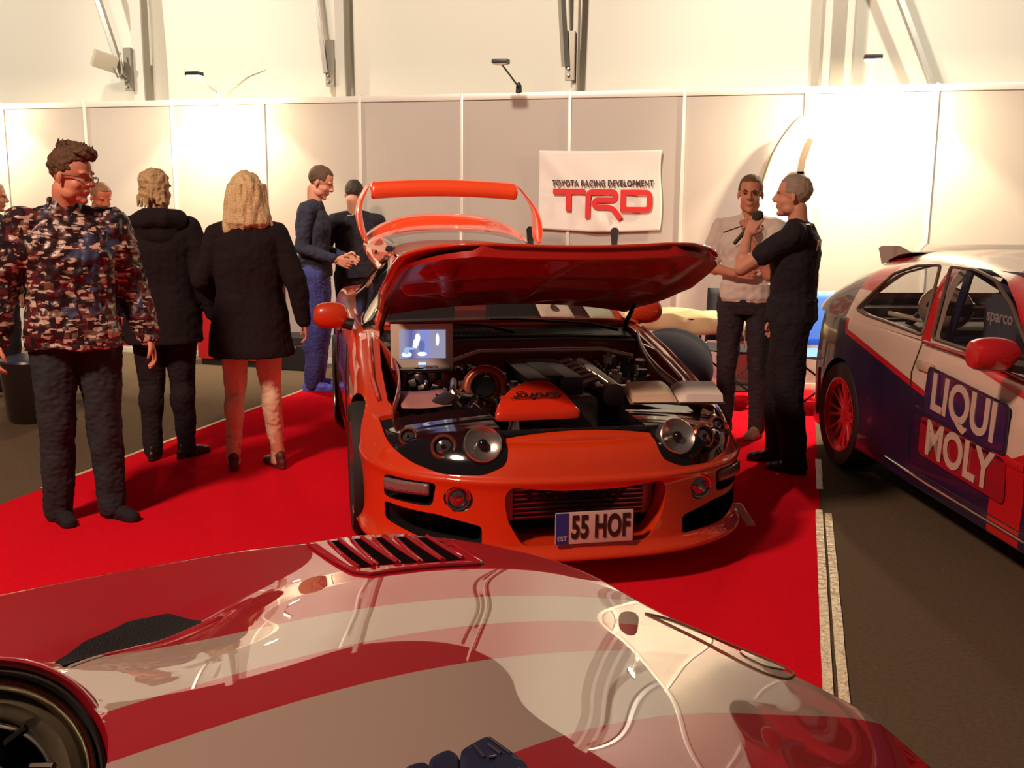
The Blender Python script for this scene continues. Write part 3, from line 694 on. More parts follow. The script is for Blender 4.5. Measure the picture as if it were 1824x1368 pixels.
# two visitors far left, behind the boy
person('grey-haired visitor at the far left behind the young man in camouflage', (-6.15, 6.75, 0), R(160), 1.70, skin=skin_b, top=mat('dark_jacket_blue', (.05, .06, .08), .8), trou=black_cloth, shoe=black_leather, hair=mat('hair_white', (.55, .50, .42), .6, bump=(100, .5)), look=(R(10), 0, R(-40)))
person('red-faced visitor in brown jacket stepping right, behind the young man in camouflage', (-5.48, 7.15, 0), R(62), 1.70,
    J=dict(aR=(-.10, -.12, .085), aL=(.10, .25, .12), kL=(.10, .06, .50), kR=(-.10, -.10, .5), head=(0, -.05, 1.64)), skin=mat('skin_red', (.7, .2, .1), .5), top=mat('brown_jacket', (.22, .15, .10), .8, bump=(20, .5)), trou=jean_dark, shoe=mat('brown_shoes', (.12, .07, .05), .5), hair=mat('hair_ginger', (.35, .17, .08), .6), look=(R(25), 0, 0))
# ------------------------------------------------------------------ orange sports car, hood and hatch open
def paint(name, col, flake=True):
    return mat(name, col, 0.38, metal=0.0, coat=1.0, coat_rough=0.02, spec=0.3, coat_ior=2.0)
orange = paint('orange_paint', (.70, .050, .006))
glossblack = mat('gloss_black', (.008, .007, .010), .08, coat=.5)
satblack = mat('satin_black', (.014, .012, .014), .45)
rubber = mat('rubber', (.016, .014, .016), .75)
chrome = mat('chrome', (.75, .72, .70), .12, metal=1.0)
steel = mat('steel', (.42, .38, .36), .3, metal=1.0, vary=(20, .2))
darksteel = mat('dark_steel', (.10, .09, .10), .35, metal=.9)
glassd = mat('dark_glass', (.012, .010, .012), .03, alpha=.85, spec=.3)
glassc = mat('clear_glass', (.9, .9, .9), .02, alpha=.12)

def car_solid(half, prof, zsh_crown, per=8, nc=14, dense=4):
    """closed body: half plan outline (u,v) nose->tail, prof(v,w,i)->[(inward d,z)] bottom->top"""
    P = crom([(u, v) for u, v in half], per); n = len(P); bm = bmesh.new(); rings = []
    for i, p in enumerate(P):
        a = P[max(i - 1, 0)]; b = P[min(i + 1, n - 1)]; t = (b - a).normalized(); inn = Vector((-t.y, t.x))
        if i == 0: inn = Vector((0, 1))
        if i == n - 1: inn = Vector((0, -1))
        pr = crom(prof(p.y, i / (n - 1)), dense)
        R_ = [Vector((p.x + inn.x * d, p.y + inn.y * d, z)) for d, z in pr]
        R_ = [Vector((max(q.x, .004), q.y, q.z)) for q in R_]
        top = R_[-1]; cr_ = zsh_crown(p.y)
        span = []
        for k in range(1, nc + 1):
            s = 1 - 2 * k / (nc + 1); span.append(Vector((top.x * s, top.y, top.z + cr_ * (1 - s * s) * min(1, top.x / .5))))
        ring = R_ + span + [Vector((-q.x, q.y, q.z)) for q in R_[::-1]]
        rings.append([bm.verts.new(q) for q in ring])
    m = len(rings[0])
    for a, b in zip(rings, rings[1:]):
        for k in range(m): bm.faces.new((a[k], a[(k + 1) % m], b[(k + 1) % m], b[k]))
    for rg in (rings[0], rings[-1]):
        h = m // 2
        for k in range(h - 1):
            try: bm.faces.new((rg[k], rg[k + 1], rg[m - 2 - k], rg[m - 1 - k]))
            except ValueError: pass
        if m % 2: bm.faces.new((rg[h - 1], rg[h], rg[h + 1]))
    bmesh.ops.triangulate(bm, faces=[f for f in bm.faces if len(f.verts) > 3])
    bmesh.ops.remove_doubles(bm, verts=bm.verts, dist=1e-5)
    return bm

ST = Matrix.Translation((-.772, 3.931, 0)) @ Matrix.Rotation(R(27.3), 4, 'Z')
SUP = empty('sports_car', (-.772, 3.931, 0), R(27.3), 'orange sports coupe with raised hood, open rear hatch and big rear wing', 'car')
s_plan = [(.006, 0), (.18, .006), (.36, .03), (.54, .10), (.70, .215), (.81, .37), (.875, .56), (.905, .80), (.91, 1.0), (.90, 1.4), (.895, 2.0), (.895, 2.7), (.905, 3.3), (.90, 3.8), (.83, 4.25), (.66, 4.42), (.35, 4.49), (.006, 4.50)]
zt = [(0, .60), (.12, .605), (.3, .60), (.5, .60), (.7, .635), (.9, .685), (1.2, .76), (1.7, .865), (2.4, .89), (3.3, .93), (4.0, .93), (4.5, .90)]
def s_prof(v, t):
    f = 1 - sm(.50, .85, v); z = lerp_table(zt, v)
    F = [(.06, .125), (-.012, .13), (-.020, .150), (.0, .175), (.012, .21), (.012, .32), (.006, .42), (-.004, .462), (.012, .480), (.022, .50), (.045, .545), (.085, z - .012), (.13, z)]
    G = [(.10, .17), (.02, .17), (.012, .19), (.01, .22), (.008, .28), (.0, .36), (.0, .44), (.0, .50), (.004, .55), (.010, max(.58, z - .18)), (.022, max(.60, z - .10)), (.060, z - .022), (.125, z)]
    return [(a[0] * f + b[0] * (1 - f), a[1] * f + b[1] * (1 - f)) for a, b in zip(F, G)]
bm = car_solid(s_plan, s_prof, lambda v: .045 if v < .4 else .05)
full = fin('body_shell', bm, orange, None)
tag(full)
def cutter_b(f):
    o = cutter(f); o.data.materials.append(satblack); return o
hl_poly = [(.335, .53), (.42, .492), (.58, .485), (.70, .515), (.775, .56), (.80, .64), (.78, .80), (.32, .80), (.315, .60)]
def sideflip(poly, s): return [(s * u, z) for u, z in poly]
HL = {}
for s in (-1, 1):
    c = cutter(lambda b: prism(b, rpoly(sideflip(hl_poly, s), .03), -.2, .62))
    h = dup_mesh(full, 'headlight', glossblack); boole(h, [c], 'INTERSECT'); HL[s] = h
hood_plan = [(.355, .17), (.365, .28), (.43, .42), (.56, .55), (.70, .64), (.745, .80), (.745, 1.2), (.72, 1.6), (.70, 1.78)]
bay = [(u, v) for u, v in hood_plan] + [(-u, v) for u, v in hood_plan[::-1]]
cuts = [cutter(lambda b: prism(b, bay, .18, 1.6, 'z'))]
for s in (-1, 1):
    cuts.append(cutter(lambda b: prism(b, rpoly(sideflip([(.33, .525), (.42, .487), (.58, .480), (.70, .510), (.78, .555), (.805, .64), (.785, .80), (.315, .80), (.31, .60)], s), .03), -.2, .66)))
for s in (-1, 1):   # wheel arches
    for vy in (.95, 3.50): cuts.append(cutter_b(lambda b: lathe(b, [(0, .0), (.352, 0), (.352, .5), (0, .5)], (s * .66, vy, .315), (s, 0, 0), 40)))
mouth = [(-.32, .445), (-.12, .425), (.12, .425), (.32, .445), (.345, .40), (.33, .30), (.27, .195), (-.27, .195), (-.33, .30), (-.345, .40)]
cuts.append(cutter(lambda b: prism(b, rpoly(mouth, .03), -.2, .28)))
cuts.append(cutter(lambda b: prism(b, [(-.52, .76), (.52, .76), (.60, 1.3), (-.60, 1.3)], 1.86, 4.1)))          # cabin opening above
cuts.append(cutter(lambda b: box(b, (0, 2.75, .72), (1.30, 1.9, .70))))
for s in (-1, 1):
    cuts.append(cutter_b(lambda b: prism(b, rpoly(sideflip([(.50, .455), (.77, .445), (.95, .43), (.95, .335), (.77, .335), (.53, .345)] if 0 else [(.605, .445), (.80, .440), (.80, .335), (.62, .340)], s), .025), -.2, .42)))   # indicator recess
    cuts.append(cutter_b(lambda b: prism(b, rpoly(sideflip([(.43, .275), (.60, .310), (.80, .315), (.795, .235), (.66, .20), (.43, .195)], s), .02), -.2, .42)))                     # lower duct
    cuts.append(cutter_b(lambda b: lathe(b, [(0, 0), (.052, 0), (.060, .30), (0, .30)], (s * .520, .18, .385), (0, -1, 0), 28)))   # fog lamp pocket
    # vertical recess behind bumper corner
body = boole(full, cuts); body.name = 'body_shell'; body.parent = SUP
# black liners inside the openings
bm = bmesh.new()
box(bm, (0, .30, .32), (.75, .02, .30)); 
for s in (-1, 1): box(bm, (s * .57, .40, .30), (.42, .02, .26)); 
fin('duct_liner', bm, satblack, SUP, smooth=False)
# thin lip splitter line
bm = bmesh.new(); pts = crom([(u, v - .004, .140) for u, v in s_plan[:8]], 6); pts = [Vector((-p.x, p.y, p.z)) for p in pts[::-1]] + pts
tube(bm, pts, .010, 8, flat=.7); fin('front_lip', bm, orange, SUP)
for s in (1,):   # lip end winglet
    bm = bmesh.new(); prism(bm, [(.30, .125), (.56, .125), (.57, .15), (.47, .185), (.33, .14)], s * .83, s * .885, 'x'); o = fin('lip_end', bm, orange, SUP)
    m_ = o.modifiers.new('b', 'BEVEL'); m_.width = .012; m_.segments = 3; bake(o); o.data.shade_smooth()

# headlights: black housings with projector lenses under a clear cover
def on_surface(ob, u, z, v0=-.5):
    tree = BVHTree.FromPolygons([v.co[:] for v in ob.data.vertices], [p.vertices[:] for p in ob.data.polygons])
    h = tree.ray_cast(Vector((u, v0, z)), Vector((0, 1, 0))); return h
lens_glass = mat('lens_glass', (.35, .32, .34), .10, coat=1, metal=.9)
for s in (-1, 1):
    h = HL[s]; h.parent = SUP; h.scale = (1, 1, 1)
    for v in h.data.vertices: v.co = v.co + Vector((0, .006, -.004))
    spec = [(.695, .588, .035, .9), (.565, .578, .047, 1.1), (.415, .590, .074, 0)]
    for (u, z, r, ring) in spec:
        hit = on_surface(h, s * u, z); 
        if hit[0] is None: continue
        nrm = hit[1] if hit[1].y < 0 else -hit[1]; nrm = (nrm + Vector((0, -1.2, 0))).normalized(); p = hit[0] + nrm * .004
        if ring:
            bm = bmesh.new(); lathe(bm, [(r * .86, .012), (r, .014), (r * 1.16, .006), (r * 1.2, -.02), (r * .86, -.02)], p, nrm, 32); fin('lens_ring', bm, mat('copper_ring', (.30, .10, .07), .3, metal=.7), h)
            bm = bmesh.new(); lathe(bm, [(0, .010), (r * .4, .008), (r * .75, .0), (r * .88, -.012), (0, -.02)], p, nrm, 28); fin('projector_lens', bm, lens_glass, h)
            bm = bmesh.new(); lathe(bm, [(0, .013), (r * .22, .012), (r * .26, .004), (0, .004)], p, nrm, 16); fin('bulb', bm, glossblack, h)
        else:
            p = p + nrm * .020
            bm = bmesh.new(); lathe(bm, [(0, -.012), (r * .5, -.006), (r * .85, .006), (r, .014), (r * 1.06, .010), (r * 1.1, -.05), (0, -.055)], p, nrm, 36); fin('reflector', bm, mat('reflector', (.62, .58, .54), .22, metal=.9, coat=1), h)
            bm = bmesh.new(); ell(bm, p + nrm * .004, (.022, .022, .022)); fin('bulb', bm, glossblack, h)
    # fog lamp
    f = bmesh.new(); c0 = (s * .520, .100 + .018, .385)
    lathe(f, [(0, .012), (.030, .008), (.043, .0), (0, 0)], c0, (0, -1, 0), 28); fo = fin('fog_lamp', f, lens_glass, SUP)
    f = bmesh.new(); lathe(f, [(.042, -.01), (.044, .012), (.050, .014), (.053, -.01)], c0, (0, -1, 0), 32); fin('rim', f, chrome, fo)
    f = bmesh.new(); lathe(f, [(0, -.03), (.058, -.03), (.058, -.01), (0, -.01)], c0, (0, -1, 0), 28); fin('backing', f, satblack, fo)
    f = bmesh.new(); lathe(f, [(0, .02), (.012, .018), (.016, .010), (0, .010)], c0, (0, -1, 0), 6); fin('bulb_cap', f, chrome, fo)
    # indicator lens, follows the corner of the bumper
    f = bmesh.new(); arc = crom([(.625, .178), (.69, .228), (.745, .285), (.79, .345)], 5)
    def fi(i, j):
        k = i * (len(arc) - 1); q = arc[int(round(k))]; return (s * (q.x - .002), q.y + .004, .385 + .05 * j - .01 * i)
    grid(f, fi, len(arc) - 1, 3); io = fin('indicator', f, mat('indicator_lens', (.20, .12, .12), .15, coat=1, bump=(90, .6)), SUP); thicken(io, .02, 1)

# intercooler in the mouth, with dark letters on its fins
bm = bmesh.new(); box(bm, (0, .19, .345), (.56, .05, .165)); ic = fin('intercooler', bm, mat('ic_core', (.10, .09, .11), .4, metal=.8), SUP, smooth=False)
bm = bmesh.new()
for k in range(8): box(bm, (0, .160, .275 + k * .020), (.56, .012, .005))
fin('fin_row', bm, mat('ic_fin', (.42, .38, .42), .3, metal=.9), ic, smooth=False)
for s in (-1, 1):
    bm = bmesh.new(); box(bm, (s * .305, .19, .345), (.05, .06, .175), bevel=.015); fin('end_tank', bm, mat('ic_tank', (.30, .25, .27), .35, metal=.8), ic)
text('GReddy', 'lettering', .095, satblack, ic, basis((-.02, .150, .370), (1, 0, 0), (0, 0, 1)), sx=1.35, bold=.003, shear=.2, spacing=1.05)
# licence plate
pl = bmesh.new(); box(pl, (.025, .0, .268), (.330, .008, .135), bevel=.006); pl = fin('licence_plate', pl, mat('plate_white', (.70, .58, .52), .4), SUP)
bm = bmesh.new(); box(bm, (-.112, -.0045, .268), (.052, .003, .130)); fin('blue_band', bm, mat('plate_blue', (.02, .05, .30), .4), pl, smooth=False)
text('EST', 'lettering', .026, mat('plate_white', (1, 1, 1)), pl, basis((-.112, -.0065, .226), (1, 0, 0), (0, 0, 1)), bold=.0006)
text('55 HOF', 'lettering', .132, mat('plate_ink', (.03, .02, .015), .5), pl, basis((.050, -.0055, .268), (1, 0, 0), (0, 0, 1)), sx=.56, bold=.0045, spacing=1.03)
bm = bmesh.new(); box(bm, (.045, .012, .268), (.30, .022, .11)); fin('plate_holder', bm, satblack, SUP, smooth=False)

# wheels
def wheel(par, c, s, r=.315, wd=.23, rimm=None, name='wheel', spokes=5, rr=.215):
    bm = bmesh.new(); x0, x1 = c[0] - s * wd / 2, c[0] + s * wd / 2
    lathe(bm, [(rr, -wd / 2 + .01), (r * .94, -wd / 2), (r, -wd / 2 + .03), (r, wd / 2 - .03), (r * .95, wd / 2), (rr + .008, wd / 2 - .008), (rr, wd / 2 - .03)], c, (s, 0, 0), 48)
    t = fin(name, bm, rubber, par)
    bm = bmesh.new(); lathe(bm, [(rr - .012, -wd / 2 + .01), (rr, -wd / 2), (rr - .02, wd / 2 - .06), (rr - .004, wd / 2 - .012), (rr + .006, wd / 2 - .006), (rr - .006, wd / 2 - .004), (rr - .03, wd / 2 - .03), (rr - .035, -wd / 2 + .01)], c, (s, 0, 0), 48); fin('rim', bm, rimm, t)
    bm = bmesh.new(); off = wd / 2 - .045
    lathe(bm, [(0, off + .012), (.03, off + .012), (.06, off + .002), (.065, off - .03), (0, off - .03)], c, (s, 0, 0), 24)
    fin('hub', bm, rimm, t)
    for k in range(spokes):
        for d in (-.16, .16):
            bm = bmesh.new(); a = 2 * PI * k / spokes; a1 = a + d * .5; a2 = a + d
            p1 = Vector(c) + Vector((s * (off - .01), .045 * math.cos(a1), .045 * math.sin(a1))); p2 = Vector(c) + Vector((s * (off + .01), (rr - .02) * math.cos(a2), (rr - .02) * math.sin(a2)))
            tube(bm, [p1, p1.lerp(p2, .5), p2], [.014, .010, .013], 8); fin('spoke', bm, rimm, t)
    bm = bmesh.new(); lathe(bm, [(0, .0), (.13, 0), (.13, .02), (0, .02)], (c[0] - s * .02, c[1], c[2]), (s, 0, 0), 32); fin('brake_disc', bm, darksteel, t)
    return t
for s in (-1, 1):
    for vy in (.95, 3.50): wheel(SUP, (s * .80, vy, .315), s, rimm=steel)

# interior tub, seats, dash
bm = bmesh.new(); box(bm, (0, 2.4, .40), (1.25, 1.3, .04)); box(bm, (0, 1.80, .60), (1.36, .04, .45)); fin('floor_pan', bm, satblack, SUP, smooth=False)
bm = bmesh.new(); box(bm, (0, 2.02, .80), (1.30, .30, .16), bevel=.05); fin('dashboard', bm, satblack, SUP)
for s in (-1, 1):
    bm = bmesh.new(); box(bm, (s * .34, 2.70, .52), (.48, .50, .16), bevel=.05); box(bm, (s * .34, 3.00, .80), (.46, .16, .55), Euler((.2, 0, 0)), bevel=.06); box(bm, (s * .34, 3.06, 1.08), (.24, .10, .16), bevel=.04)
    fin('seat', bm, satblack, SUP)
bm = bmesh.new(); lathe(bm, [(.175, -.012), (.187, 0), (.175, .012), (.163, 0), (.175, -.012)], (.34, 2.28, .82), (0, -.9, .45), 32); fin('steering_wheel', bm, glossblack, SUP)

# windshield, roof, side glass, pillars
def ws(i, j):
    u = (i - .5) * 2; vb = 1.72 + .10 * u * u; vt = 2.42 + .05 * u * u; ub = .70; ut = .54
    zb = .895 + .02 * (1 - u * u); ztp = 1.205 + .035 * (1 - u * u)
    return (u * (ub + (ut - ub) * j), vb + (vt - vb) * j, zb + (ztp - zb) * (j + .12 * j * (1 - j)))
bm = bmesh.new(); grid(bm, ws, 20, 12); wsg = fin('windshield', bm, mat('windshield_glass', (.05, .04, .045), .03, alpha=.45), SUP, recalc=False); thicken(wsg, .004)
bm = bmesh.new()
for s in (0, 1):
    tube(bm, [Vector(ws(s, j / 8)) for j in range(9)], .028, 8, flat=.7)
tube(bm, [Vector(ws(i / 12, 1)) for i in range(13)], .018, 8); tube(bm, [Vector(ws(i / 12, 0)) for i in range(13)], .012, 8)
fin('pillar', bm, orange, SUP)
def roof(i, j):
    u = (i - .5) * 2; z = 1.245 - .012 * (abs(j - .4) * 2) ** 2 - .035 * u * u - .02 * abs(u) ** 6; return (u * (.545 + .02 * j), 2.42 + .50 * j + .05 * u * u * (1 - j), z)
bm = bmesh.new(); grid(bm, roof, 24, 10); o = fin('roof', bm, orange, SUP, recalc=False); thicken(o, .02, -1)
for s in (-1, 1):
    def sg(i, j):
        # side glass between belt line and roof edge
        vb = 1.86 + 1.75 * i; a = min(1, i * 2.2); top_z = .89 + (1.20 - .89) * (math.sin(min(1, i * 1.9) * PI / 2) if i < .6 else math.cos((i - .6) / .4 * PI / 2 * .9))
        top_u = .71 - (.165) * min(1, (top_z - .89) / .31); top_v = max(vb, 1.80 + (vb - 1.80) * 1.0)
        return (s * (.80 + (top_u - .80) * j - (.05 * (1 - j) * (1 - j) * 0)), vb + (top_v - vb) * j, .875 + (top_z - .875) * j)
    bm = bmesh.new(); grid(bm, sg, 24, 8); o = fin('side_window', bm, glassd, SUP, recalc=False); thicken(o, .004)
    bm = bmesh.new(); tube(bm, [Vector(sg(i / 24, 1)) + Vector((s * .004, 0, .006)) for i in range(25)], .020, 8); tube(bm, [Vector(sg(i / 24, 0)) + Vector((s * .006, 0, .0)) for i in range(25)], .012, 8); fin('window_trim', bm, orange, SUP)
    bm = bmesh.new(); tube(bm, [Vector(sg(i / 24, .97)) + Vector((s * .020, 0, .004)) for i in range(25)], .007, 8); fin('rain_gutter', bm, glossblack, SUP)
    # door mirror
    MX = .965 if s < 0 else .900
    bm = bmesh.new(); ell(bm, (s * MX, 1.98, .930), (.105, .060, .075), u=24, v=16)
    for v in bm.verts: v.co.x = s * MX + (v.co.x - s * MX) * (1 + .35 * (1 - abs(v.co.x - s * MX) / .105)); v.co.x = max(min(v.co.x, s * MX + .095), s * MX - .095)
    for v in bm.verts:
        if v.co.y > 2.0: v.co.y = 2.0 + (v.co.y - 2.0) * .2
    mi = fin('door_mirror', bm, orange, SUP)
    bm = bmesh.new(); tube(bm, [(s * .84, 1.97, .875), (s * (MX - .035), 1.98, .90)], [.035, .03], 10); fin('mirror_stalk', bm, satblack, mi)
    bm = bmesh.new(); ell(bm, (s * MX, 2.005, .935), (.088, .006, .048), u=20, v=10); fin('mirror_glass', bm, chrome, mi)
    # door seam & handle
    bm = bmesh.new(); tube(bm, [(s * .897, 1.72, .40), (s * .900, 1.70, .60), (s * .886, 1.74, .80)], .003, 6); tube(bm, [(s * .899, 2.9, .36), (s * .900, 3.0, .62), (s * .876, 2.98, .86)], .003, 6); fin('door_seam', bm, satblack, SUP)
    bm = bmesh.new(); box(bm, (s * .898, 2.80, .74), (.02, .14, .03), bevel=.006); fin('door_handle', bm, orange, SUP)
# papers behind the windshield
def ws_sheet(i0, i1, j0, j1, name, m):
    bm = bmesh.new(); grid(bm, lambda i, j: tuple(Vector(ws(i0 + (i1 - i0) * i, j0 + (j1 - j0) * j)) + Vector((0, -.003, .006))), 6, 4); o = fin(name, bm, m, SUP, recalc=False); thicken(o, .001, 1); return o
pap = mat('paper', (.66, .56, .48), .7)
p6 = ws_sheet(.645, .790, .01, .33, 'number_sheet', pap)
a = Vector(ws(.69, .24)); b_ = Vector(ws(.70, .24)); c_ = Vector(ws(.69, .26)); text('6', 'numeral', .100, black_ink, p6, basis(Vector(ws(.717, .135)) + Vector((0, -.010, .016)), b_ - a, c_ - a), bold=.003)
ws_sheet(.86, .985, .0, .28, 'permit_sheet', mat('green_paper', (.50, .56, .44), .6))

# cowl, wipers, firewall
bm = bmesh.new()
def cw(i, j):
    u = (i - .5) * 2; return (u * .72, 1.56 + .16 * j + .10 * u * u * j, .835 + .045 * j - .01 * u * u)
grid(bm, cw, 24, 4); cow = fin('cowl', bm, satblack, SUP, recalc=False); thicken(cow, .015)
bm = bmesh.new()
for k in range(46): u = -.46 + .92 * k / 45; box(bm, (u, 1.60, .850), (.010, .030, .004))
vg = fin('vent_mesh', bm, mat('vent_grey', (.20, .18, .18), .4), cow, smooth=False)
bm = bmesh.new(); tube(bm, [(-.70, 1.52, .815), (-.3, 1.50, .835), (.3, 1.50, .835), (.70, 1.52, .815)], .010, 8); fin('bay_seal', bm, mat('seal_grey', (.16, .14, .15), .25), cow)
bm = bmesh.new(); tube(bm, [(.62, 1.62, .865), (.45, 1.66, .90), (.05, 1.70, .925), (-.1, 1.71, .925)], [.010, .008, .006, .004], 8); tube(bm, [(.02, 1.60, .865), (-.15, 1.66, .90), (-.55, 1.70, .915)], [.010, .008, .004], 8); fin('wiper', bm, satblack, SUP)
bm = bmesh.new(); box(bm, (0, 1.55, .56), (1.40, .03, .52)); fin('firewall', bm, mat('bay_orange', (.30, .025, .006), .4, coat=.6), SUP, smooth=False)
bm = bmesh.new(); box(bm, (0, .95, .24), (1.30, 1.25, .03)); fin('undertray', bm, satblack, SUP, smooth=False)
# inner fenders
for s in (-1, 1):
    bm = bmesh.new(); grid(bm, lambda i, j: (s * (.735 - .12 * math.sin(i * PI) * (j > .2) * .6 - .22 * (1 - j) ** 2), .62 + 1.0 * i, .30 + (.36 + .20 * i) * j), 16, 8); o = fin('inner_fender', bm, mat('bay_orange', (.3, .03, .01)), SUP, recalc=False); thicken(o, .01)

# --- the raised hood: built closed, then turned about its hinge
HANG = R(-26.9)
def hood_xyz(u, v):
    """closed hood surface"""
    z = lerp_table([(0.1, .530), (.3, .585), (.6, .665), (1.0, .765), (1.4, .855), (1.78, .915)], v) - (.030 - .105 * max(0, 1 - v / .85)) * (u / .75) ** 2 - .012 * abs(u / .75) ** 5
    return Vector((u, v, z))
def hlim(t):   # t 0 (rear) .. 1 (nose): v ; half width at v
    return 1.76 - 1.58 * t
def halfw(v): return lerp_table([(.17, .36), (.19, .43), (.22, .50), (.27, .57), (.33, .63), (.40, .685), (.46, .715), (.60, .735), (.9, .75), (1.2, .752), (1.6, .728), (1.78, .70)], v)
HM = Matrix.Translation((0, 1.74, .995)) @ Matrix.Rotation(HANG, 4, 'X') @ Matrix.Translation((0, -1.74, -.89))
def hood_top(i, j):
    v = 1.76 - 1.59 * j; u = (i - .5) * 2 * halfw(v); vv = v - .12 * (1 - ((i - .5) * 2) ** 2) * (1 - j) ** 3
    return HM @ hood_xyz(u, vv)
bm = bmesh.new(); grid(bm, lambda i, j: tuple(hood_top(i, j)), 40, 60); hd = fin('hood', bm, orange, SUP, recalc=False); thicken(hd, .012, 1)
# underside inner frame with ribs and recessed pockets
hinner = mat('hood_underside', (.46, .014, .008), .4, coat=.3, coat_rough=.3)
def under(i, j):
    v = 1.75 - 1.565 * j; u = (i - .5) * 2 * halfw(v) * .985; vv = v - .12 * (1 - ((i - .5) * 2) ** 2) * (1 - j) ** 3
    U = abs(u); hw = halfw(v); edge = min((hw - U) / .10, (v - .185) / .12, (1.75 - v) / .10); e_ = sm(0.15, 1, edge)
    rib = 0
    for (a0, b0, a1, b1, wd) in ((0, .2, 0, 1.7, .03), (.30, 1.70, .50, .60, .035), (.0, 1.05, .60, 1.05, .030), (.0, .62, .55, .70, .03), (.05, 1.65, .55, 1.10, .025)):
        d = Vector((a1 - a0, b1 - b0)); q = Vector((U - a0, vv - b0)); t = max(0, min(1, q.dot(d) / d.length_squared)); ds = (q - d * t).length
        rib = max(rib, 1 - sm(wd * .7, wd * 2.0, ds))
    dep = .052 * (1 - e_) + .010 * e_ + .046 * rib * e_
    if edge < .15: dep = .052 * sm(-.0, .15, edge) if edge > 0 else .008
    p = hood_xyz(u, vv); p.z -= .012 + dep * (1 - .55 * sm(1.35, 1.65, v)); return HM @ p
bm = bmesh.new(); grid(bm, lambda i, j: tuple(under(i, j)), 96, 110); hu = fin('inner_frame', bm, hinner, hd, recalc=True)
for s in (-1, 1):   # hinges and black latch pads
    bm = bmesh.new(); tube(bm, [(s * .70, 1.76, .82), (s * .70, 1.72, .90), HM @ Vector((s * .68, 1.5, .82))], [.016, .016, .012], 8); fin('hinge', bm, glossblack, hd)
    bm = bmesh.new(); q = HM @ Vector((s * .50, .60, .625)); box(bm, q, (.07, .03, .03), bevel=.006); fin('rubber_stop', bm, rubber, hd)
bm = bmesh.new(); tube(bm, [(.715, 1.50, .80), (.735, 1.30, .79), (.745, .95, .70)], .007, 8); fin('hood_prop', bm, chrome, SUP)
# plastic fender-top trim with drip channel on the right side of the picture
for s in (-1, 1):
    bm = bmesh.new(); tube(bm, [(s * .775, 1.66, .872), (s * .79, 1.3, .80), (s * .80, 1.0, .725), (s * .79, .80, .675)], .010, 8); fin('fender_channel', bm, orange, SUP)

# --- open hatch with rear wing
HH = (2.93, 1.235); BT = R(10)
def hat(u, s_, z=0.0):
    """u across, s_ along from hinge, z off surface -> car coords"""
    return Vector((u, HH[0] + s_ * math.cos(BT) - z * math.sin(BT), HH[1] + s_ * math.sin(BT) + z * math.cos(BT)))
def hw_(s_): return lerp_table([(0, .60), (.5, .655), (1.0, .665), (1.25, .64), (1.42, .58)], s_)
def hs(i, j, off=0.0, mul=1.0):
    s_ = 1.42 * j; u = (i - .5) * 2; z = -.055 * u * u - .09 * abs(u) ** 4 - .10 * j * j +  .09 * sm(.78, .97, j) - .12 * sm(.97, 1.0, j) * .3
    return hat(u * hw_(s_) * mul, s_, z + off)
bm = bmesh.new()
V_ = grid(bm, lambda i, j: tuple(hs(i, j)), 40, 40)
fs = [f for f in bm.faces if .13 < (f.calc_center_median().x / .66 + 1) / 2 < .87 and HH[0] + .10 < f.calc_center_median().y < HH[0] + 1.0]
bmesh.ops.delete(bm, geom=fs, context='FACES_ONLY')
ht = fin('rear_hatch', bm, orange, SUP, recalc=False); thicken(ht, .03, -1)
bm = bmesh.new(); grid(bm, lambda i, j: tuple(hs(.11 + .78 * i, .05 + .68 * j, .002)), 24, 20); fin('hatch_glass', bm, mat('hatch_glass', (.10, .08, .08), .04, coat=.5, alpha=.75), ht, recalc=False)
for s in (-1, 1):
    bm = bmesh.new(); lathe(bm, [(0, .02), (.026, .018), (.030, 0), (0, 0)], hs(.5 + s * .40, .28, .004), (0, -.5, .85), 20); fin('hatch_stop', bm, rubber, ht)
# wing: blade with curved top plus two legs sweeping down into the tail
def blade(i, a):
    u = (i - .5) * 2; b = .150 + .022 * (1 - u * u); s0 = 1.36 - .03 * u * u
    # airfoil section, chord .20
    x, z = [(0, .0), (.03, .045), (.12, .055), (.21, .030), (.12, -.022), (.03, -.030)][a]
    return hat(u * .585, s0 + x - .04, b + z * 1.7)
bm = bmesh.new(); rg = [[bm.verts.new(blade(i / 28, a)) for a in range(6)] for i in range(29)]
for a_, b_ in zip(rg, rg[1:]):
    for k in range(6): bm.faces.new((a_[k], a_[(k + 1) % 6], b_[(k + 1) % 6], b_[k]))
bm.faces.new(rg[0][::-1]); bm.faces.new(rg[-1])
wing = fin('rear_wing', bm, orange, SUP); m_ = wing.modifiers.new('s', 'SUBSURF'); m_.levels = 2; bake(wing); wing.data.shade_smooth()
for s in (-1, 1):
    bm = bmesh.new(); prs = []
    secs = [(.590, 1.36, .215, .012, .100), (.618, 1.32, .18, .016, .095), (.672, 1.18, .11, .020, .100), (.690, 1.05, .03, .028, .14), (.670, .92, -.07, .030, .18), (.640, .80, -.13, .018, .10)]
    rr_ = []
    for (u, s0, b, tk, ch) in secs:
        rr_.append([bm.verts.new(hat(s * u + tk * math.cos(t), s0 + .05 + ch * math.sin(t), b)) for t in [2 * PI * k / 14 for k in range(14)]])
    for a_, b_ in zip(rr_, rr_[1:]):
        for k in range(14): bm.faces.new((a_[k], a_[(k + 1) % 14], b_[(k + 1) % 14], b_[k]))
    bm.faces.new(rr_[0][::-1]); bm.faces.new(rr_[-1])
    o = fin('wing_leg', bm, orange, wing); m_ = o.modifiers.new('s', 'SUBSURF'); m_.levels = 2; bake(o); o.data.shade_smooth()
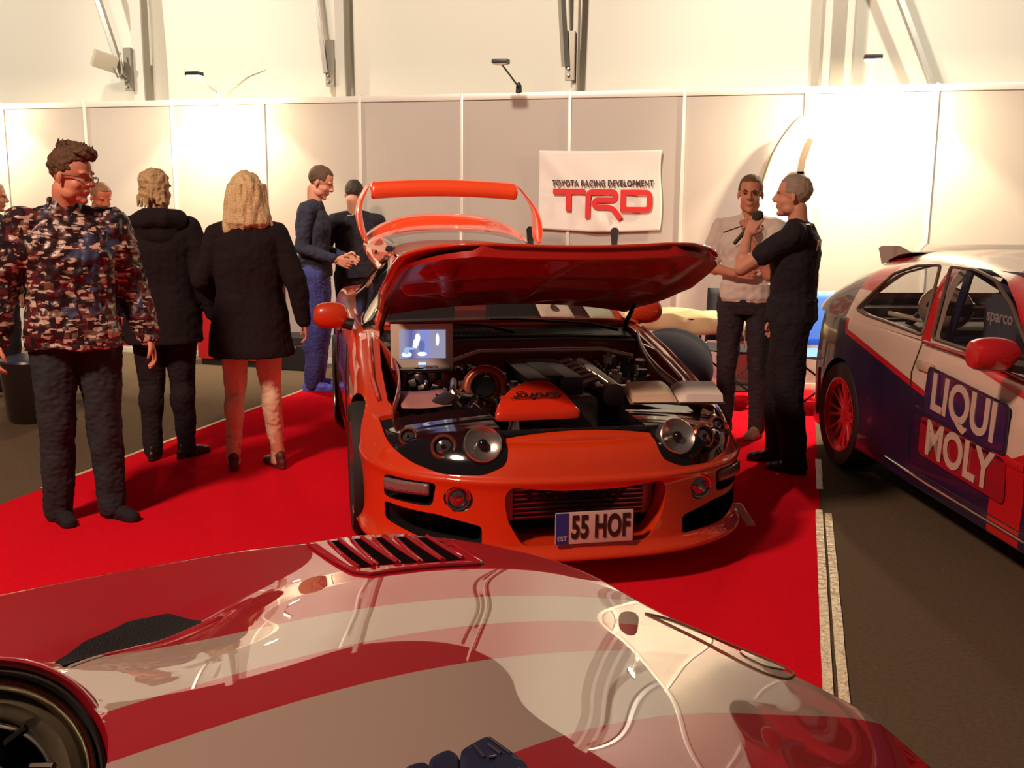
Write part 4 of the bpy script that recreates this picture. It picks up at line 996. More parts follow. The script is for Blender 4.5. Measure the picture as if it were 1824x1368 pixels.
for s in (-1, 1):   # gas struts
    bm = bmesh.new(); tube(bm, [(s * .62, 3.35, .93), (s * .60, 3.45, 1.22)], .010, 8); fin('gas_strut', bm, satblack, SUP)

# --- engine bay contents
ENG = mat('engine_cover_orange', (.72, .035, .010), .25, coat=1)
# radiator panel strip behind the nose
bm = bmesh.new(); box(bm, (0.02, .30, .60), (.80, .16, .03), Euler((R(-14), 0, 0)), bevel=.01); rp = fin('radiator_panel', bm, mat('bay_black', (.012, .009, .016), .35), SUP)
bm = bmesh.new()
for u in (-.14, .18): box(bm, (u, .25, .620), (.014, .11, .012), Euler((R(-14), 0, 0)), bevel=.003)
box(bm, (.02, .20, .607), (.06, .03, .02), bevel=.005); fin('latch', bm, darksteel, rp)
bm = bmesh.new()
for s in (-1, 1): box(bm, (s * .60, .72, .585), (.32, .28, .02), Euler((R(-4), 0, 0)), bevel=.01)
fin('headlight_back_cover', bm, mat('bay_black', (0, 0, 0)), SUP)
# orange intake cover with script
bm = bmesh.new(); cpts = crom([(-.225, .555), (-.19, .65), (-.11, .74), (-.01, .79), (.08, .78), (.13, .70), (.165, .58), (.15, .545), (.0, .535), (-.20, .535), (-.225, .555)], 6)[:-1]
va = [bm.verts.new((p.x - .06, p.y, .605)) for p in cpts]; vb = [bm.verts.new((p.x - .06, p.y, .630 + .30 * (p.y - .53))) for p in cpts]; cen = Vector((-.08, .64, 0))
vc = [bm.verts.new((cen.x + (p.x - .06 - cen.x) * .88, cen.y + (p.y - cen.y) * .88, .648 + .36 * (p.y - .53))) for p in cpts]
for q, w_ in ((va, vb), (vb, vc)):
    for k in range(len(cpts)): bm.faces.new((q[k], q[(k + 1) % len(cpts)], w_[(k + 1) % len(cpts)], w_[k]))
ct = bm.verts.new((cen.x, cen.y, .696))
for k in range(len(cpts)): bm.faces.new((vc[k], vc[(k + 1) % len(cpts)], ct))
icv = fin('intake_cover', bm, ENG, SUP, ang=60)
text('Supra', 'script_lettering', .072, black_ink, icv, basis((-.085, .640, .703), (1, 0, 0), (0, .93, .37)), sx=1.35, shear=.45, bold=.0005)
bm = bmesh.new(); box(bm, (-.095, .614, .692), (.22, .005, .003), Euler((.36, 0, 0))); fin('underline', bm, black_ink, icv, smooth=False)
# turbo: compressor housing ring + black intake cone
bm = bmesh.new(); tc = Vector((-.25, 1.02, .665)); tn = Vector((-.25, -.93, .30)).normalized()
x_, y_ = frame(tn)
ring = [tc + (x_ * math.cos(a) + y_ * math.sin(a)) * .088 for a in [2 * PI * k / 24 for k in range(25)]]
tube(bm, ring, [.026 + .016 * k / 24 for k in range(25)], 12); lathe(bm, [(.045, .05), (.085, .02), (.09, -.04), (.0, -.05)], tc, tn, 28)
tb = fin('turbocharger', bm, mat('hot_metal', (.46, .13, .07), .35, metal=.75, vary=(8, .3)), SUP)
bm = bmesh.new(); lathe(bm, [(.0, .02), (.035, .03), (.058, .055), (.062, .10), (.055, .105), (.05, .07), (.0, .06)], tc, tn, 28); fin('intake_mouth', bm, glossblack, tb)
bm = bmesh.new(); tube(bm, [tc + Vector((.02, .05, -.02)), tc + Vector((.10, .16, .02)), tc + Vector((.18, .2, .0)), tc + Vector((.22, .1, -.08))], [.035, .04, .04, .035], 12); fin('downpipe', bm, darksteel, tb)
bm = bmesh.new(); tube(bm, [(-.33, .80, .60), (-.36, .62, .60), (-.30, .50, .57)], [.055, .055, .05], 14); fin('intake_hose', bm, glossblack, SUP)
bm = bmesh.new(); lathe(bm, [(0, 0), (.07, 0), (.075, .02), (.065, .16), (0, .17)], (-.42, .80, .53), (-.4, -.2, .8), 20); fin('air_filter', bm, satblack, SUP)
# valve covers and intake manifold
bm = bmesh.new()
for x in (-.02, .14): box(bm, (x, 1.12, .70), (.12, .60, .09), bevel=.02)
eb = fin('valve_cover', bm, darksteel, SUP)
bm = bmesh.new(); box(bm, (.06, 1.12, .725), (.10, .55, .05), bevel=.012); fin('coil_cover', bm, satblack, eb)
bm = bmesh.new(); box(bm, (.06, 1.10, .45), (.38, .75, .42), bevel=.04); fin('engine_block', bm, mat('cast_metal', (.22, .18, .17), .45, metal=.6, bump=(30, .5)), SUP)
rnd = random.Random(4)
bm = bmesh.new(); tube(bm, [(.34, .78, .66), (.34, 1.42, .69)], [.055, .055], 14)
im = fin('intake_manifold', bm, mat('cast_alu', (.50, .44, .42), .35, metal=.8), SUP)
for k in range(6):
    bm = bmesh.new(); y = .84 + .11 * k; tube(bm, [(.33, y, .69), (.27, y, .735), (.19, y, .71)], .018, 8); fin('runner', bm, mat('cast_alu', (.3, .3, .3)), im)
hose_m = [satblack, glossblack, darksteel, mat('hose_red', (.30, .03, .02), .4), steel]
for k in range(26):
    x = rnd.uniform(-.60, .62); y = rnd.uniform(.72, 1.46); z = .60 + .10 * (y - .7) + rnd.uniform(-.02, .05)
    P_ = [Vector((x, y, z))]
    for q in range(3): P_.append(P_[-1] + Vector((rnd.uniform(-.12, .12), rnd.uniform(-.10, .12), rnd.uniform(-.035, .04))))
    P_ = crom(P_, 4); bm = bmesh.new(); tube(bm, P_, rnd.choice([.006, .009, .012, .016]), 8); fin(rnd.choice(['hose', 'wiring', 'pipe']), bm, hose_m[rnd.choice([0, 1, 1, 2, 3, 4, 4, 4])], SUP)
for (x, y, z, r, h, m_) in ((.58, 1.28, .66, .05, .10, glossblack), (.56, 1.02, .64, .045, .10, darksteel), (.50, 1.40, .70, .040, .08, steel), (.58, .86, .60, .05, .09, glossblack), (-.60, 1.42, .70, .05, .10, steel), (-.55, 1.22, .66, .045, .08, darksteel), (-.48, 1.05, .62, .05, .06, glossblack), (.42, 1.02, .69, .035, .05, steel), (.45, .80, .62, .04, .05, darksteel), (-.12, .95, .66, .035, .05, steel)):
    bm = bmesh.new(); lathe(bm, [(0, -.1), (r, -.1), (r, h * .6), (r * .9, h * .7), (r * .6, h * .72), (r * .6, h), (0, h)], (x, y, z), (0, 0, 1), 20); fin('reservoir', bm, m_, SUP)
cast_l = mat('cast_light', (.50, .42, .38), .3, metal=.8)
for k in range(46):
    x = rnd.uniform(-.62, .64); y = rnd.uniform(.75, 1.45); z = .60 + .11 * (y - .7) + rnd.uniform(-.03, .03); sz = [rnd.uniform(.02, .09) for _ in range(3)]
    bm = bmesh.new(); box(bm, (x, y, z), (sz[0], sz[1], sz[2] * .6), Euler((rnd.random() * .4, rnd.random() * .4, rnd.random() * 3)), bevel=.004); fin('bracket', bm, rnd.choice([satblack, darksteel, steel, steel, cast_l]), SUP)
for k in range(22):
    x = rnd.uniform(-.55, .64); y = rnd.uniform(.75, 1.45); z = .645 + .11 * (y - .7); bm = bmesh.new(); lathe(bm, [(0, .012), (.008, .012), (.011, .006), (.011, -.03), (0, -.03)], (x, y, z), (rnd.uniform(-.3, .3), -.3, 1), 8); fin('bolt', bm, chrome, SUP)
# strut brace
bm = bmesh.new(); tube(bm, [(-.42, 1.30, .745), (-.22, 1.38, .795), (.45, 1.38, .795), (.60, 1.30, .765)], .011, 10)
sb = fin('strut_bar', bm, mat('polished_pink', (.85, .66, .58), .35, metal=.5), SUP)
for x in (-.50, .64):
    bm = bmesh.new(); lathe(bm, [(0, .02), (.05, .018), (.07, 0), (.07, -.06), (0, -.06)], (x, 1.28, .73), (0, 0, 1), 24); fin('strut_mount', bm, steel, sb)
# pinkish paper sheet on the left
bm = bmesh.new(); grid(bm, lambda i, j: (-.690 + .23 * i + .012 * j, .70 + .30 * j, .650 + .020 * j - .006 * math.sin(i * 4)), 6, 4)
o = fin('paper_sheet', bm, mat('pink_grey_sheet', (.42, .19, .17), .6), SUP, recalc=False); thicken(o, .006)

# --- things resting on the car
def world(p): return ST @ Vector(p)
# small folding screen
e = empty('portable_video_player', world((-.53, 1.27, .735)), R(27.3 - 4), 'portable video player with glowing grey-blue picture standing in the orange car\'s engine bay', 'video player')
fr_m = mat('screen_frame', (.70, .64, .55), .4)
bm = bmesh.new(); box(bm, (0, 0, .112), (.315, .014, .225), bevel=.004); sc = fin('screen_frame', bm, fr_m, e)
# glowing picture: pale figure seated on grey-blue
m = mat('screen_picture', (.02, .02, .03), .3, emit=(1, 1, 1, 1.0)); g = NT(m); oc, xyz = g.obj(); X, Z = xyz[0], xyz[2]
def blob(cx, cz, rx, rz, s=1):
    a = g.math('DIVIDE', g.math('SUBTRACT', X, cx), rx); b = g.math('DIVIDE', g.math('SUBTRACT', Z, cz), rz)
    return g.lt(g.math('ADD', g.math('MULTIPLY', a, a), g.math('MULTIPLY', b, b)), 1.0)
def vband(c0, w_): return g.math('MAXIMUM', g.math('SUBTRACT', 1, g.math('DIVIDE', g.math('ABSOLUTE', g.math('SUBTRACT', X, c0)), w_)), 0)
col = g.mix(vband(-.055, .04), (.30, .29, .42), (.10, .12, .38)); col = g.mix(vband(.015, .035), col, (.22, .27, .75))
wht = (1.0, 1.1, 1.25)
for b_ in (blob(-.022, .155, .013, .022), blob(-.028, .132, .017, .020), blob(-.036, .112, .012, .014), blob(.078, .145, .009, .032), blob(.0, .072, .024, .011)):
    col = g.mix(b_, col, wht)
col = g.mix(blob(-.078, .070, .026, .014), col, (.85, 1.0, 1.15)); col = g.mix(blob(-.078, .090, .014, .018), col, (.35, .5, .8)); col = g.mix(blob(-.002, .112, .016, .030), col, (.12, .17, .4)); col = g.mix(blob(-.058, .100, .03, .006), col, (.35, .5, .8))
g.nt.links.new(col, g.b.inputs['Emission Color'])
bm = bmesh.new(); box(bm, (.003, -.0085, .122), (.232, .003, .145)); fin('display', bm, m, sc, smooth=False)
bm = bmesh.new(); box(bm, (0, -.045, -.004), (.30, .09, .018), bevel=.004); fin('player_base', bm, glossblack, e)
for z in (.022,):
    bm = bmesh.new(); box(bm, (.0, -.009, z), (.038, .004, .012), bevel=.002); fin('status_light', bm, mat('blue_led', (.1, .2, .6), .3, emit=(.35, .55, 1, 1.6)), sc)
# open photo book over the right headlight
e = empty('open_book', world((.565, .58, .684)), R(27.3 - 8), 'thick open book lying over the orange car\'s right-hand headlight', 'book')
pages = mat('book_pages', (.78, .58, .42), .6); pedge = mat('page_edges', (.62, .47, .34), .8)
def page_block(s, m_):
    bm = bmesh.new(); n = 10; T = []; 
    for j in (0, 1):
        rows = []
        for i in range(n + 1):
            t = i / n; x = s * (.004 + .205 * t); z = .030 * math.sin(min(1, t * 4) * PI / 2) - .006 * t
            rows.append((x, -.09 + .18 * j, z + .03 * j))
        T.append(rows)
    topv = [[bm.verts.new(p) for p in r] for r in T]; botv = [[bm.verts.new((p[0], p[1] - (.012 if k == 0 else 0), -.008 + .03 * k)) for p in r] for k, r in enumerate(T)]
    for i in range(n):
        bm.faces.new((topv[0][i], topv[0][i + 1], topv[1][i + 1], topv[1][i])); bm.faces.new((botv[0][i], botv[1][i], botv[1][i + 1], botv[0][i + 1]))
        for k in (0, 1): bm.faces.new((topv[k][i], botv[k][i], botv[k][i + 1], topv[k][i + 1]))
    for i in (0, n): bm.faces.new((topv[0][i], topv[1][i], botv[1][i], botv[0][i]))
    return fin('page_block', bm, m_, e, ang=50)
page_block(-1, pages); page_block(1, mat('book_pages_grey', (.80, .72, .66), .4))
bm = bmesh.new(); box(bm, (0, 0, -.000), (.44, .195, .006), Euler((.165, 0, 0)), bevel=.002); fin('cover', bm, mat('book_cover', (.30, .15, .07), .5), e)
# ------------------------------------------------------------------ liveried hatchback on the right
CTH = R(19.1); CF = Vector((math.sin(CTH), -math.cos(CTH), 0)); CO = Vector((.819, 7.280, 0)) + CF * 4.18
CIV = empty('hatchback', CO, CTH, 'hatchback race car in navy, white and red livery with red wheels, at right edge', 'car')
def y_(v): return 4.18 - v
def livery(name, green=False):
    m = mat(name, (.02, .015, .06), .32, coat=.6, coat_rough=.02, spec=.25); g = NT(m); oc, xyz = g.obj(); V = g.math('SUBTRACT', 4.18, xyz[1]); Z = xyz[2]
    navy = (.020, .012, .050); whit = (.70, .55, .46); red = (.55, .012, .018)
    if green:
        col = g.mix(g.AND(g.gt(Z, 1.075), g.lt(V, .95)), whit, red)
        col = g.mix(g.AND(g.gt(Z, 1.275), g.gt(V, .0)), col, (.72, .62, .52))
        col = g.mix(g.AND(g.gt(g.math('ADD', V, g.math('MULTIPLY', Z, .45)), 2.065), g.lt(g.math('ADD', V, g.math('MULTIPLY', Z, .45)), 2.165)), col, red)
        col = g.mix(g.AND(g.gt(V, 2.08), g.lt(Z, 1.30)), col, red)
        col = g.mix(g.lt(V, .66), col, (.06, .012, .03))
    else:
        # navy below, a thin red line, white band rising to the windows, red swoosh at the front
        up = g.line(V, Z, (.80, .835), (1.79, .680)); upr = g.line(V, Z, (.80, .805), (1.79, .650))
        bk = g.gt(g.math('ADD', V, g.math('MULTIPLY', Z, .35)), 1.04); bkr = g.gt(g.math('ADD', V, g.math('MULTIPLY', Z, .35)), 1.005)
        col = g.mix(g.AND(upr, bkr), navy, red); col = g.mix(g.AND(up, bk), col, whit)
        col = g.mix(g.AND(g.line(V, Z, (1.95, .895), (2.67, .790)), g.gt(V, 1.9)), col, red)
        col = g.mix(g.AND(g.line(V, Z, (2.2, .905), (2.9, .84)), g.gt(V, 2.15)), col, whit)
        col = g.mix(g.AND(g.line(V, Z, (2.4, .925), (2.9, .87)), g.gt(V, 2.15)), col, red)
        low = g.math('SUBTRACT', 1, g.line(V, Z, (2.55, .50), (3.0, .70))); col = g.mix(g.AND(low, g.gt(V, 2.5)), col, red)
        col = g.mix(g.AND(low, g.gt(V, 2.75)), col, navy)
        col = g.mix(g.AND(g.lt(V, .42), g.gt(Z, .60)), col, (.05, .012, .028))
    g.nt.links.new(col, g.b.inputs['Base Color']); return m
liv = livery('livery_body'); livg = livery('livery_roof', True)
c_plan = [(.006, 0), (.30, .02), (.55, .10), (.72, .25), (.80, .50), (.835, .85), (.845, 1.3), (.845, 2.0), (.845, 2.7), (.84, 3.2), (.835, 3.6), (.80, 3.95), (.70, 4.10), (.50, 4.16), (.006, 4.18)]
def c_prof(y, t):
    v = 4.18 - y; z = lerp_table([(0, .93), (1, .92), (2.2, .885), (3.0, .84), (3.6, .70), (4.18, .60)], v)
    return [(.06, .17), (.010, .18), (.0, .21), (.0, .28), (.004, .36), (.0, .45), (-.002, .52), (.0, .60), (.006, .68), (.018, z - .12), (.032, z - .04), (.05, z - .008), (.10, z)]
bm = car_solid(c_plan, c_prof, lambda y: .05 if y < 1.1 else .0)
cb = fin('body_shell', bm, liv, None)
cuts = []
for s in (-1, 1):
    for v in (.72, 3.34): cuts.append(cutter(lambda b: lathe(b, [(0, 0), (.335, 0), (.335, .4), (0, .4)], (s * .60, y_(v), .33), (s, 0, 0), 40)))
cuts.append(cutter(lambda b: box(b, (0, y_(1.65), .80), (1.48, 2.6, .9))))
cb = boole(cb, cuts); cb.parent = CIV
topz = [(.02, .93), (.10, .98), (.30, 1.105), (.50, 1.215), (.70, 1.285), (.95, 1.318), (1.3, 1.340), (1.7, 1.345), (2.1, 1.325), (2.35, 1.28), (2.6, 1.17), (2.85, 1.04), (3.05, .93)]
def c_sec(v, n=40):
    tz = lerp_table(topz, v); bz = .905; h = max(tz - bz, .01); bu = .800 if v > .35 else .80 - .10 * ((.35 - v) / .35) ** 2
    tu = bu - .42 * h; pts = []
    for k in range(n + 1):
        a = PI * k / n; ca, sa = math.cos(a), math.sin(a); e1, e2 = .32, .55
        u = math.copysign(abs(ca) ** e1, ca); zz = abs(sa) ** e2
        uu = (bu + (tu - bu) * zz) * u; pts.append((uu, bz + h * zz))
    return pts
bm = bmesh.new(); vs = [.02 + (3.05 - .02) * i / 70 for i in range(71)]
rg = [[bm.verts.new((u, y_(v), z)) for u, z in c_sec(v)] for v in vs]
for a_, b_ in zip(rg, rg[1:]):
    for k in range(40): bm.faces.new((a_[k], a_[k + 1], b_[k + 1], b_[k]))
gh = fin('roof_and_pillars', bm, livg, None, recalc=False)
me = gh.data
thicken(gh, .03, 1 if me.polygons[20].normal.z < 0 else -1)
qw = [(.76, .965), (.86, 1.06), (1.02, 1.19), (1.25, 1.250), (1.49, 1.268), (1.655, .925), (1.2, .940), (.90, .948)]
dw = [(1.76, .925), (1.60, 1.268), (1.85, 1.268), (2.06, 1.235), (2.27, 1.15), (2.50, 1.02), (2.66, .935), (2.3, .915)]
wp = [rpoly([(y_(v), z) for v, z in P], .03) for P in (qw, dw)]
cuts = [cutter(lambda b: prism(b, P, -1.2, 1.2, 'x')) for P in wp]
# rear window and windshield openings (seen from above)
cuts.append(cutter(lambda b: prism(b, [(-.50, y_(.62)), (.50, y_(.62)), (.62, y_(.14)), (-.62, y_(.14))], .95, 1.5, 'z')))
cuts.append(cutter(lambda b: prism(b, [(-.54, y_(2.38)), (.54, y_(2.38)), (.68, y_(2.98)), (-.68, y_(2.98))], .93, 1.5, 'z')))
gh = boole(gh, cuts); gh.parent = CIV; gh.name = 'roof_and_pillars'
cgl = mat('window_glass', (.04, .03, .03), .02, alpha=.16, spec=.3)
def pane(P, s, name):
    bm = bmesh.new()
    vv = [bm.verts.new((s * (.800 - .42 * max(0, z - .905) * 1.0 - .012), y, z)) for y, z in P]; bm.faces.new(vv)
    o = fin(name, bm, cgl, CIV, smooth=False); thicken(o, .004); return o
for s in (-1, 1):
    for P, nm in zip(wp, ('quarter_window', 'door_window')):
        o = pane(P, s, nm)
        bm = bmesh.new(); L_ = [(s * (.800 - .42 * max(0, z - .905) + .001), y, z) for y, z in P]; tube(bm, L_ + [L_[0]], .009, 6); fin('window_seal', bm, mat('seal_brown', (.12, .08, .06), .5), o)
bm = bmesh.new(); grid(bm, lambda i, j: ((i - .5) * 2 * (.62 - .12 * j), y_(.13 + .50 * j), lerp_table(topz, .13 + .50 * j) - .012), 12, 8); fin('rear_window', bm, cgl, CIV, recalc=False)
bm = bmesh.new(); grid(bm, lambda i, j: ((i - .5) * 2 * (.68 - .14 * j), y_(2.99 - .62 * j), lerp_table(topz, 2.99 - .62 * j) - .012), 12, 8); fin('windshield', bm, cgl, CIV, recalc=False)
# roof spoiler at the rear
bm = bmesh.new(); rg = []
for i in range(17):
    u = -.56 + 1.12 * i / 16; e2 = abs(u / .56) ** 6
    rg.append([bm.verts.new((u, y_(v), z)) for v, z in ((.96, 1.305), (.80, 1.345 - .01 * e2), (.55, 1.335 - .01 * e2), (.50, 1.31), (.56, 1.215 + .02 * (1 - e2)), (.62, 1.235), (.80, 1.285))])
for a_, b_ in zip(rg, rg[1:]):
    for k in range(7): bm.faces.new((a_[k], a_[(k + 1) % 7], b_[(k + 1) % 7], b_[k]))
bm.faces.new(rg[0][::-1]); bm.faces.new(rg[-1]); fin('roof_spoiler', bm, mat('spoiler_beige', (.34, .24, .19), .35, coat=.8), CIV)
rimr = mat('red_rim', (.55, .010, .018), .35, coat=.6)
for s in (-1, 1):
    for v in (.72, 3.34): wheel(CIV, (s * .735, y_(v), .322), s, r=.318, wd=.20, rimm=rimr, spokes=8, rr=.222)
bm = bmesh.new(); box(bm, (-.80, y_(.345), .40), (.06, .012, .30)); fin('mud_flap', bm, mat('flap_red', (.60, .015, .02), .5), CIV, smooth=False)
bm = bmesh.new(); box(bm, (-.70, y_(.17), .70), (.10, .10, .20), bevel=.03); fin('tail_lamp', bm, mat('tail_red', (.25, .01, .01), .1, coat=1), CIV)
bm = bmesh.new(); tube(bm, [(-.845, y_(1.72), .30), (-.848, y_(1.70), .50), (-.838, y_(1.66), .74), (-.812, y_(1.70), .90)], .003, 6); tube(bm, [(-.846, y_(2.9), .26), (-.848, y_(2.92), .6), (-.815, y_(2.88), .86)], .003, 6); tube(bm, [(-.846, y_(1.72), .262), (-.846, y_(2.9), .262)], .003, 6); fin('door_seam', bm, satblack, CIV)
bm = bmesh.new(); box(bm, (-.846, y_(2.30), .525), (.014, 1.10, .030), bevel=.006); fin('rub_strip', bm, liv, CIV)
bm = bmesh.new(); tube(bm, [(-.849, y_(1.45), .245), (-.850, y_(2.0), .235), (-.850, y_(3.0), .235)], .008, 8); fin('sill_trim', bm, chrome, CIV)
bm = bmesh.new(); tube(bm, [(-.815, y_(1.72), .902), (-.815, y_(2.3), .896), (-.81, y_(2.75), .88)], .010, 8); fin('belt_trim', bm, mat('belt_red', (.35, .02, .02), .3, coat=1), CIV)
bm = bmesh.new(); box(bm, (-.838, y_(1.80), .790), (.02, .16, .045), bevel=.012); ell(bm, (-.838, y_(1.88), .775), (.012, .03, .025)); fin('door_handle', bm, mat('handle_cream', (.60, .45, .36), .2, coat=1), CIV)
bm = bmesh.new(); ell(bm, (-.955, y_(2.62), .975), (.110, .080, .072), u=24, v=16)
for v in bm.verts:
    v.co.z = max(v.co.z, .905); v.co.y = min(v.co.y, y_(2.62) + .045); v.co.x = -.955 + max(-.088, min(.088, (v.co.x + .955) * 1.25))
mi = fin('door_mirror', bm, mat('mirror_red', (.58, .012, .018), .3, coat=1), CIV)
bm = bmesh.new(); tube(bm, [(-.78, y_(2.72), .93), (-.90, y_(2.64), .945)], [.04, .035], 10); fin('mirror_stalk', bm, satblack, mi)
# door stickers: navy plate over red plate, pale letters
SX = -.853
def sp(v, z): return (y_(v + .045), z + .008)
def plate(P, m, x0, name, par):
    bm = bmesh.new(); prism(bm, rpoly([sp(*p) for p in P], .035), x0, x0 + .004, 'x'); return fin(name, bm, m, par, smooth=False)
kw = mat('sticker_white', (.62, .46, .38), .4)
bm = None
d0 = plate([(1.825, .800), (2.560, .752), (2.565, .530), (1.790, .556)], mat('sticker_black', (.02, .018, .05), .3, coat=.8), SX, 'upper_door_sticker', CIV)
plate([(1.845, .784), (2.543, .738), (2.548, .545), (1.812, .570)], mat('sticker_blue', (.035, .02, .10), .3, coat=.8), SX - .002, 'sticker_field', d0)
d1 = plate([(1.790, .548), (2.570, .522), (2.580, .330), (1.785, .355)], mat('sticker_red', (.36, .012, .025), .3, coat=.8), SX, 'lower_door_sticker', CIV)
def door_text(s, c, size, sx, par, tilt):
    # forward is -Y here; reading direction rear->front
    text(s, 'lettering', size, kw, par, basis((SX - .004, y_(c[0] + .045), c[1] + .008), (0, -1, tilt), (0, 0, 1)), sx=sx, bold=.006, ext=.0015)
door_text('LIQUI', (2.18, .662), .245, .98, d0, -.055)
door_text('MOLY', (2.17, .440), .235, .98, d1, -.03)
# cabin: tub, race seats, roll cage, helmet
blue_dark = mat('seat_navy', (.015, .016, .055), .7)
bm = bmesh.new(); box(bm, (0, y_(1.65), .36), (1.46, 2.5, .03)); box(bm, (0, y_(.42), .62), (1.46, .03, .5)); fin('floor_pan', bm, satblack, CIV, smooth=False)
bm = bmesh.new(); box(bm, (0, y_(2.75), .82), (1.44, .30, .16), bevel=.04); fin('dashboard', bm, satblack, CIV)
bm = bmesh.new(); box(bm, (0, y_(.95), .78), (1.40, .40, .22), bevel=.03); fin('rear_shelf', bm, mat('shelf_brown', (.05, .03, .03), .7), CIV)
for sx in (-.36, .36):
    bm = bmesh.new(); box(bm, (sx, y_(2.15), .52), (.46, .5, .16), bevel=.05)
    box(bm, (sx, y_(1.90), .86), (.44, .14, .62), Euler((.10, 0, 0)), bevel=.06); ell(bm, (sx, y_(1.86), 1.17), (.17, .08, .14)); box(bm, (sx - .20, y_(2.00), 1.02), (.07, .30, .24), bevel=.03); box(bm, (sx + .20, y_(2.00), 1.02), (.07, .30, .24), bevel=.03)
    st = fin('race_seat', bm, blue_dark, CIV)
    text('sparco', 'lettering', .085, mat('seat_letter', (.45, .35, .35), .5), st, basis((sx - .245, y_(2.02), 1.06), (0, -1, 0), (0, 0, 1)), bold=.0012, sx=1.0)
cage = mat('cage_blue', (.015, .02, .075), .35)
bm = bmesh.new()
for s in (-1, 1):
    tube(bm, [(s * .68, y_(1.70), .40), (s * .66, y_(1.66), .90), (s * .55, y_(1.62), 1.26)], .022, 8); tube(bm, [(s * .55, y_(1.62), 1.26), (s * .50, y_(.70), .80)], .020, 8)
    tube(bm, [(s * .55, y_(1.62), 1.26), (s * .56, y_(2.2), 1.25), (s * .66, y_(2.75), .92), (s * .68, y_(2.8), .4)], .020, 8)
tube(bm, [(-.55, y_(1.62), 1.26), (.55, y_(1.62), 1.26)], .022, 8); tube(bm, [(-.55, y_(1.62), 1.26), (.64, y_(1.68), .55)], .020, 8); tube(bm, [(-.66, y_(1.66), .90), (.66, y_(1.66), .90)], .020, 8)
fin('roll_cage', bm, cage, CIV)
bm = bmesh.new()
for s in (-.06, .02): tube(bm, [(-.62, y_(.85), .93 + s), (-.45, y_(1.10), .90 + s)], .014, 8)
fin('strap', bm, mat('strap_cream', (.7, .6, .45), .5), CIV)
e = empty('helmet', Matrix.Translation(CO) @ Matrix.Rotation(CTH, 4, 'Z') @ Vector((-.42, y_(1.12), .892)), CTH + .6, 'beige helmet lying inside the liveried hatchback behind its quarter window', 'helmet')
bm = bmesh.new(); ell(bm, (0, 0, .115), (.125, .15, .125), u=28, v=18)
for v in bm.verts: v.co.z = max(v.co.z, .0); 
fin('shell', bm, mat('helmet_beige', (.42, .30, .24), .25, coat=1), e)
bm = bmesh.new(); grid(bm, lambda i, j: (.128 * math.sin((i - .5) * 2.2), -.153 * math.cos((i - .5) * 2.2), .09 + .06 * j), 14, 3); o = fin('visor', bm, glossblack, e, recalc=False); thicken(o, .004)
# ------------------------------------------------------------------ striped car in the foreground
import numpy as np
FP_ = [(-1.586, 1.5, 0.79), (-1.496, 1.576, 0.8), (-1.337, 1.712, 0.815), (-1.149, 1.836, 0.835), (-0.937, 1.942, 0.85), (-0.734, 2.024, 0.85), (-0.453, 2.018, 0.82), (-0.264, 1.963, 0.77), (-0.093, 1.957, 0.71), (0.073, 1.977, 0.64), (0.183, 1.998, 0.58), (0.279, 1.971, 0.52), (0.366, 1.974, 0.45), (-1.317, 1.46, 0.8), (-1.143, 1.499, 0.795), (-1.12, 1.309, 0.83), (-0.93, 1.311, 0.855), (-0.721, 1.486, 0.875), (-0.508, 1.599, 0.865), (-0.282, 1.734, 0.805), (-0.75, 1.181, 0.88), (-0.518, 1.24, 0.885), (-0.307, 1.383, 0.845), (-0.118, 1.609, 0.76), (0.069, 1.698, 0.66), (-0.725, 1.01, 0.88), (-0.453, 1.082, 0.885), (-0.199, 1.253, 0.83), (-0.017, 1.413, 0.74),
       (-1.3, .95, .76), (-.9, .75, .86), (-.5, .80, .875), (0, 1.0, .77), (.3, 1.3, .60), (.45, 1.6, .48)]
_p = np.array([q[:2] for q in FP_]); _z = np.array([q[2] for q in FP_])
def _phi(r): return np.where(r > 1e-9, r * r * np.log(np.maximum(r, 1e-9)), 0)
_n = len(_p); _K = _phi(np.linalg.norm(_p[:, None] - _p[None], axis=2)) + np.eye(_n) * 2e-3; _P = np.c_[np.ones(_n), _p]
_s = np.linalg.solve(np.block([[_K, _P], [_P.T, np.zeros((3, 3))]]), np.r_[_z, 0, 0, 0])
def FZ(x, y): return float(_phi(np.hypot(_p[:, 0] - x, _p[:, 1] - y)) @ _s[:_n] + _s[_n] + _s[_n + 1] * x + _s[_n + 2] * y)
FC = empty('striped_car', (-.6, 1.4, 0), 0, 'glossy red car with cream stripes across its hood, cropped in the foreground', 'car')
F0 = Vector((-.6, 1.4, 0))
stm = mat('striped_paint', (.40, .005, .012), .5, coat=1.0, coat_rough=.012, spec=.1, coat_ior=2.3); g = NT(stm); oc, xyz = g.obj()
wx = g.math('ADD', xyz[0], -.6); wy = g.math('ADD', xyz[1], 1.4)
s_ = g.math('ADD', g.math('MULTIPLY', wx, .8), g.math('MULTIPLY', wy, .6)); n_ = g.math('ADD', g.math('MULTIPLY', wx, -.6), g.math('MULTIPLY', wy, .8))
def quad(a, b, c): return g.gt(n_, g.math('ADD', g.math('ADD', g.math('MULTIPLY', g.math('MULTIPLY', s_, s_), a), g.math('MULTIPLY', s_, b)), c))
E1_, E2_, E3_, E4_ = quad(.236, -.201, 1.716), quad(.041, .134, 1.468), quad(.045, .198, 1.306), quad(-.141, .611, .903)
RED, CRM = (.34, .0015, .010), (.36, .275, .23)
col = g.mix(E4_, RED, CRM); col = g.mix(E3_, col, RED); col = g.mix(E2_, col, CRM); col = g.mix(E1_, col, RED)
g.nt.links.new(col, g.b.inputs['Base Color'])
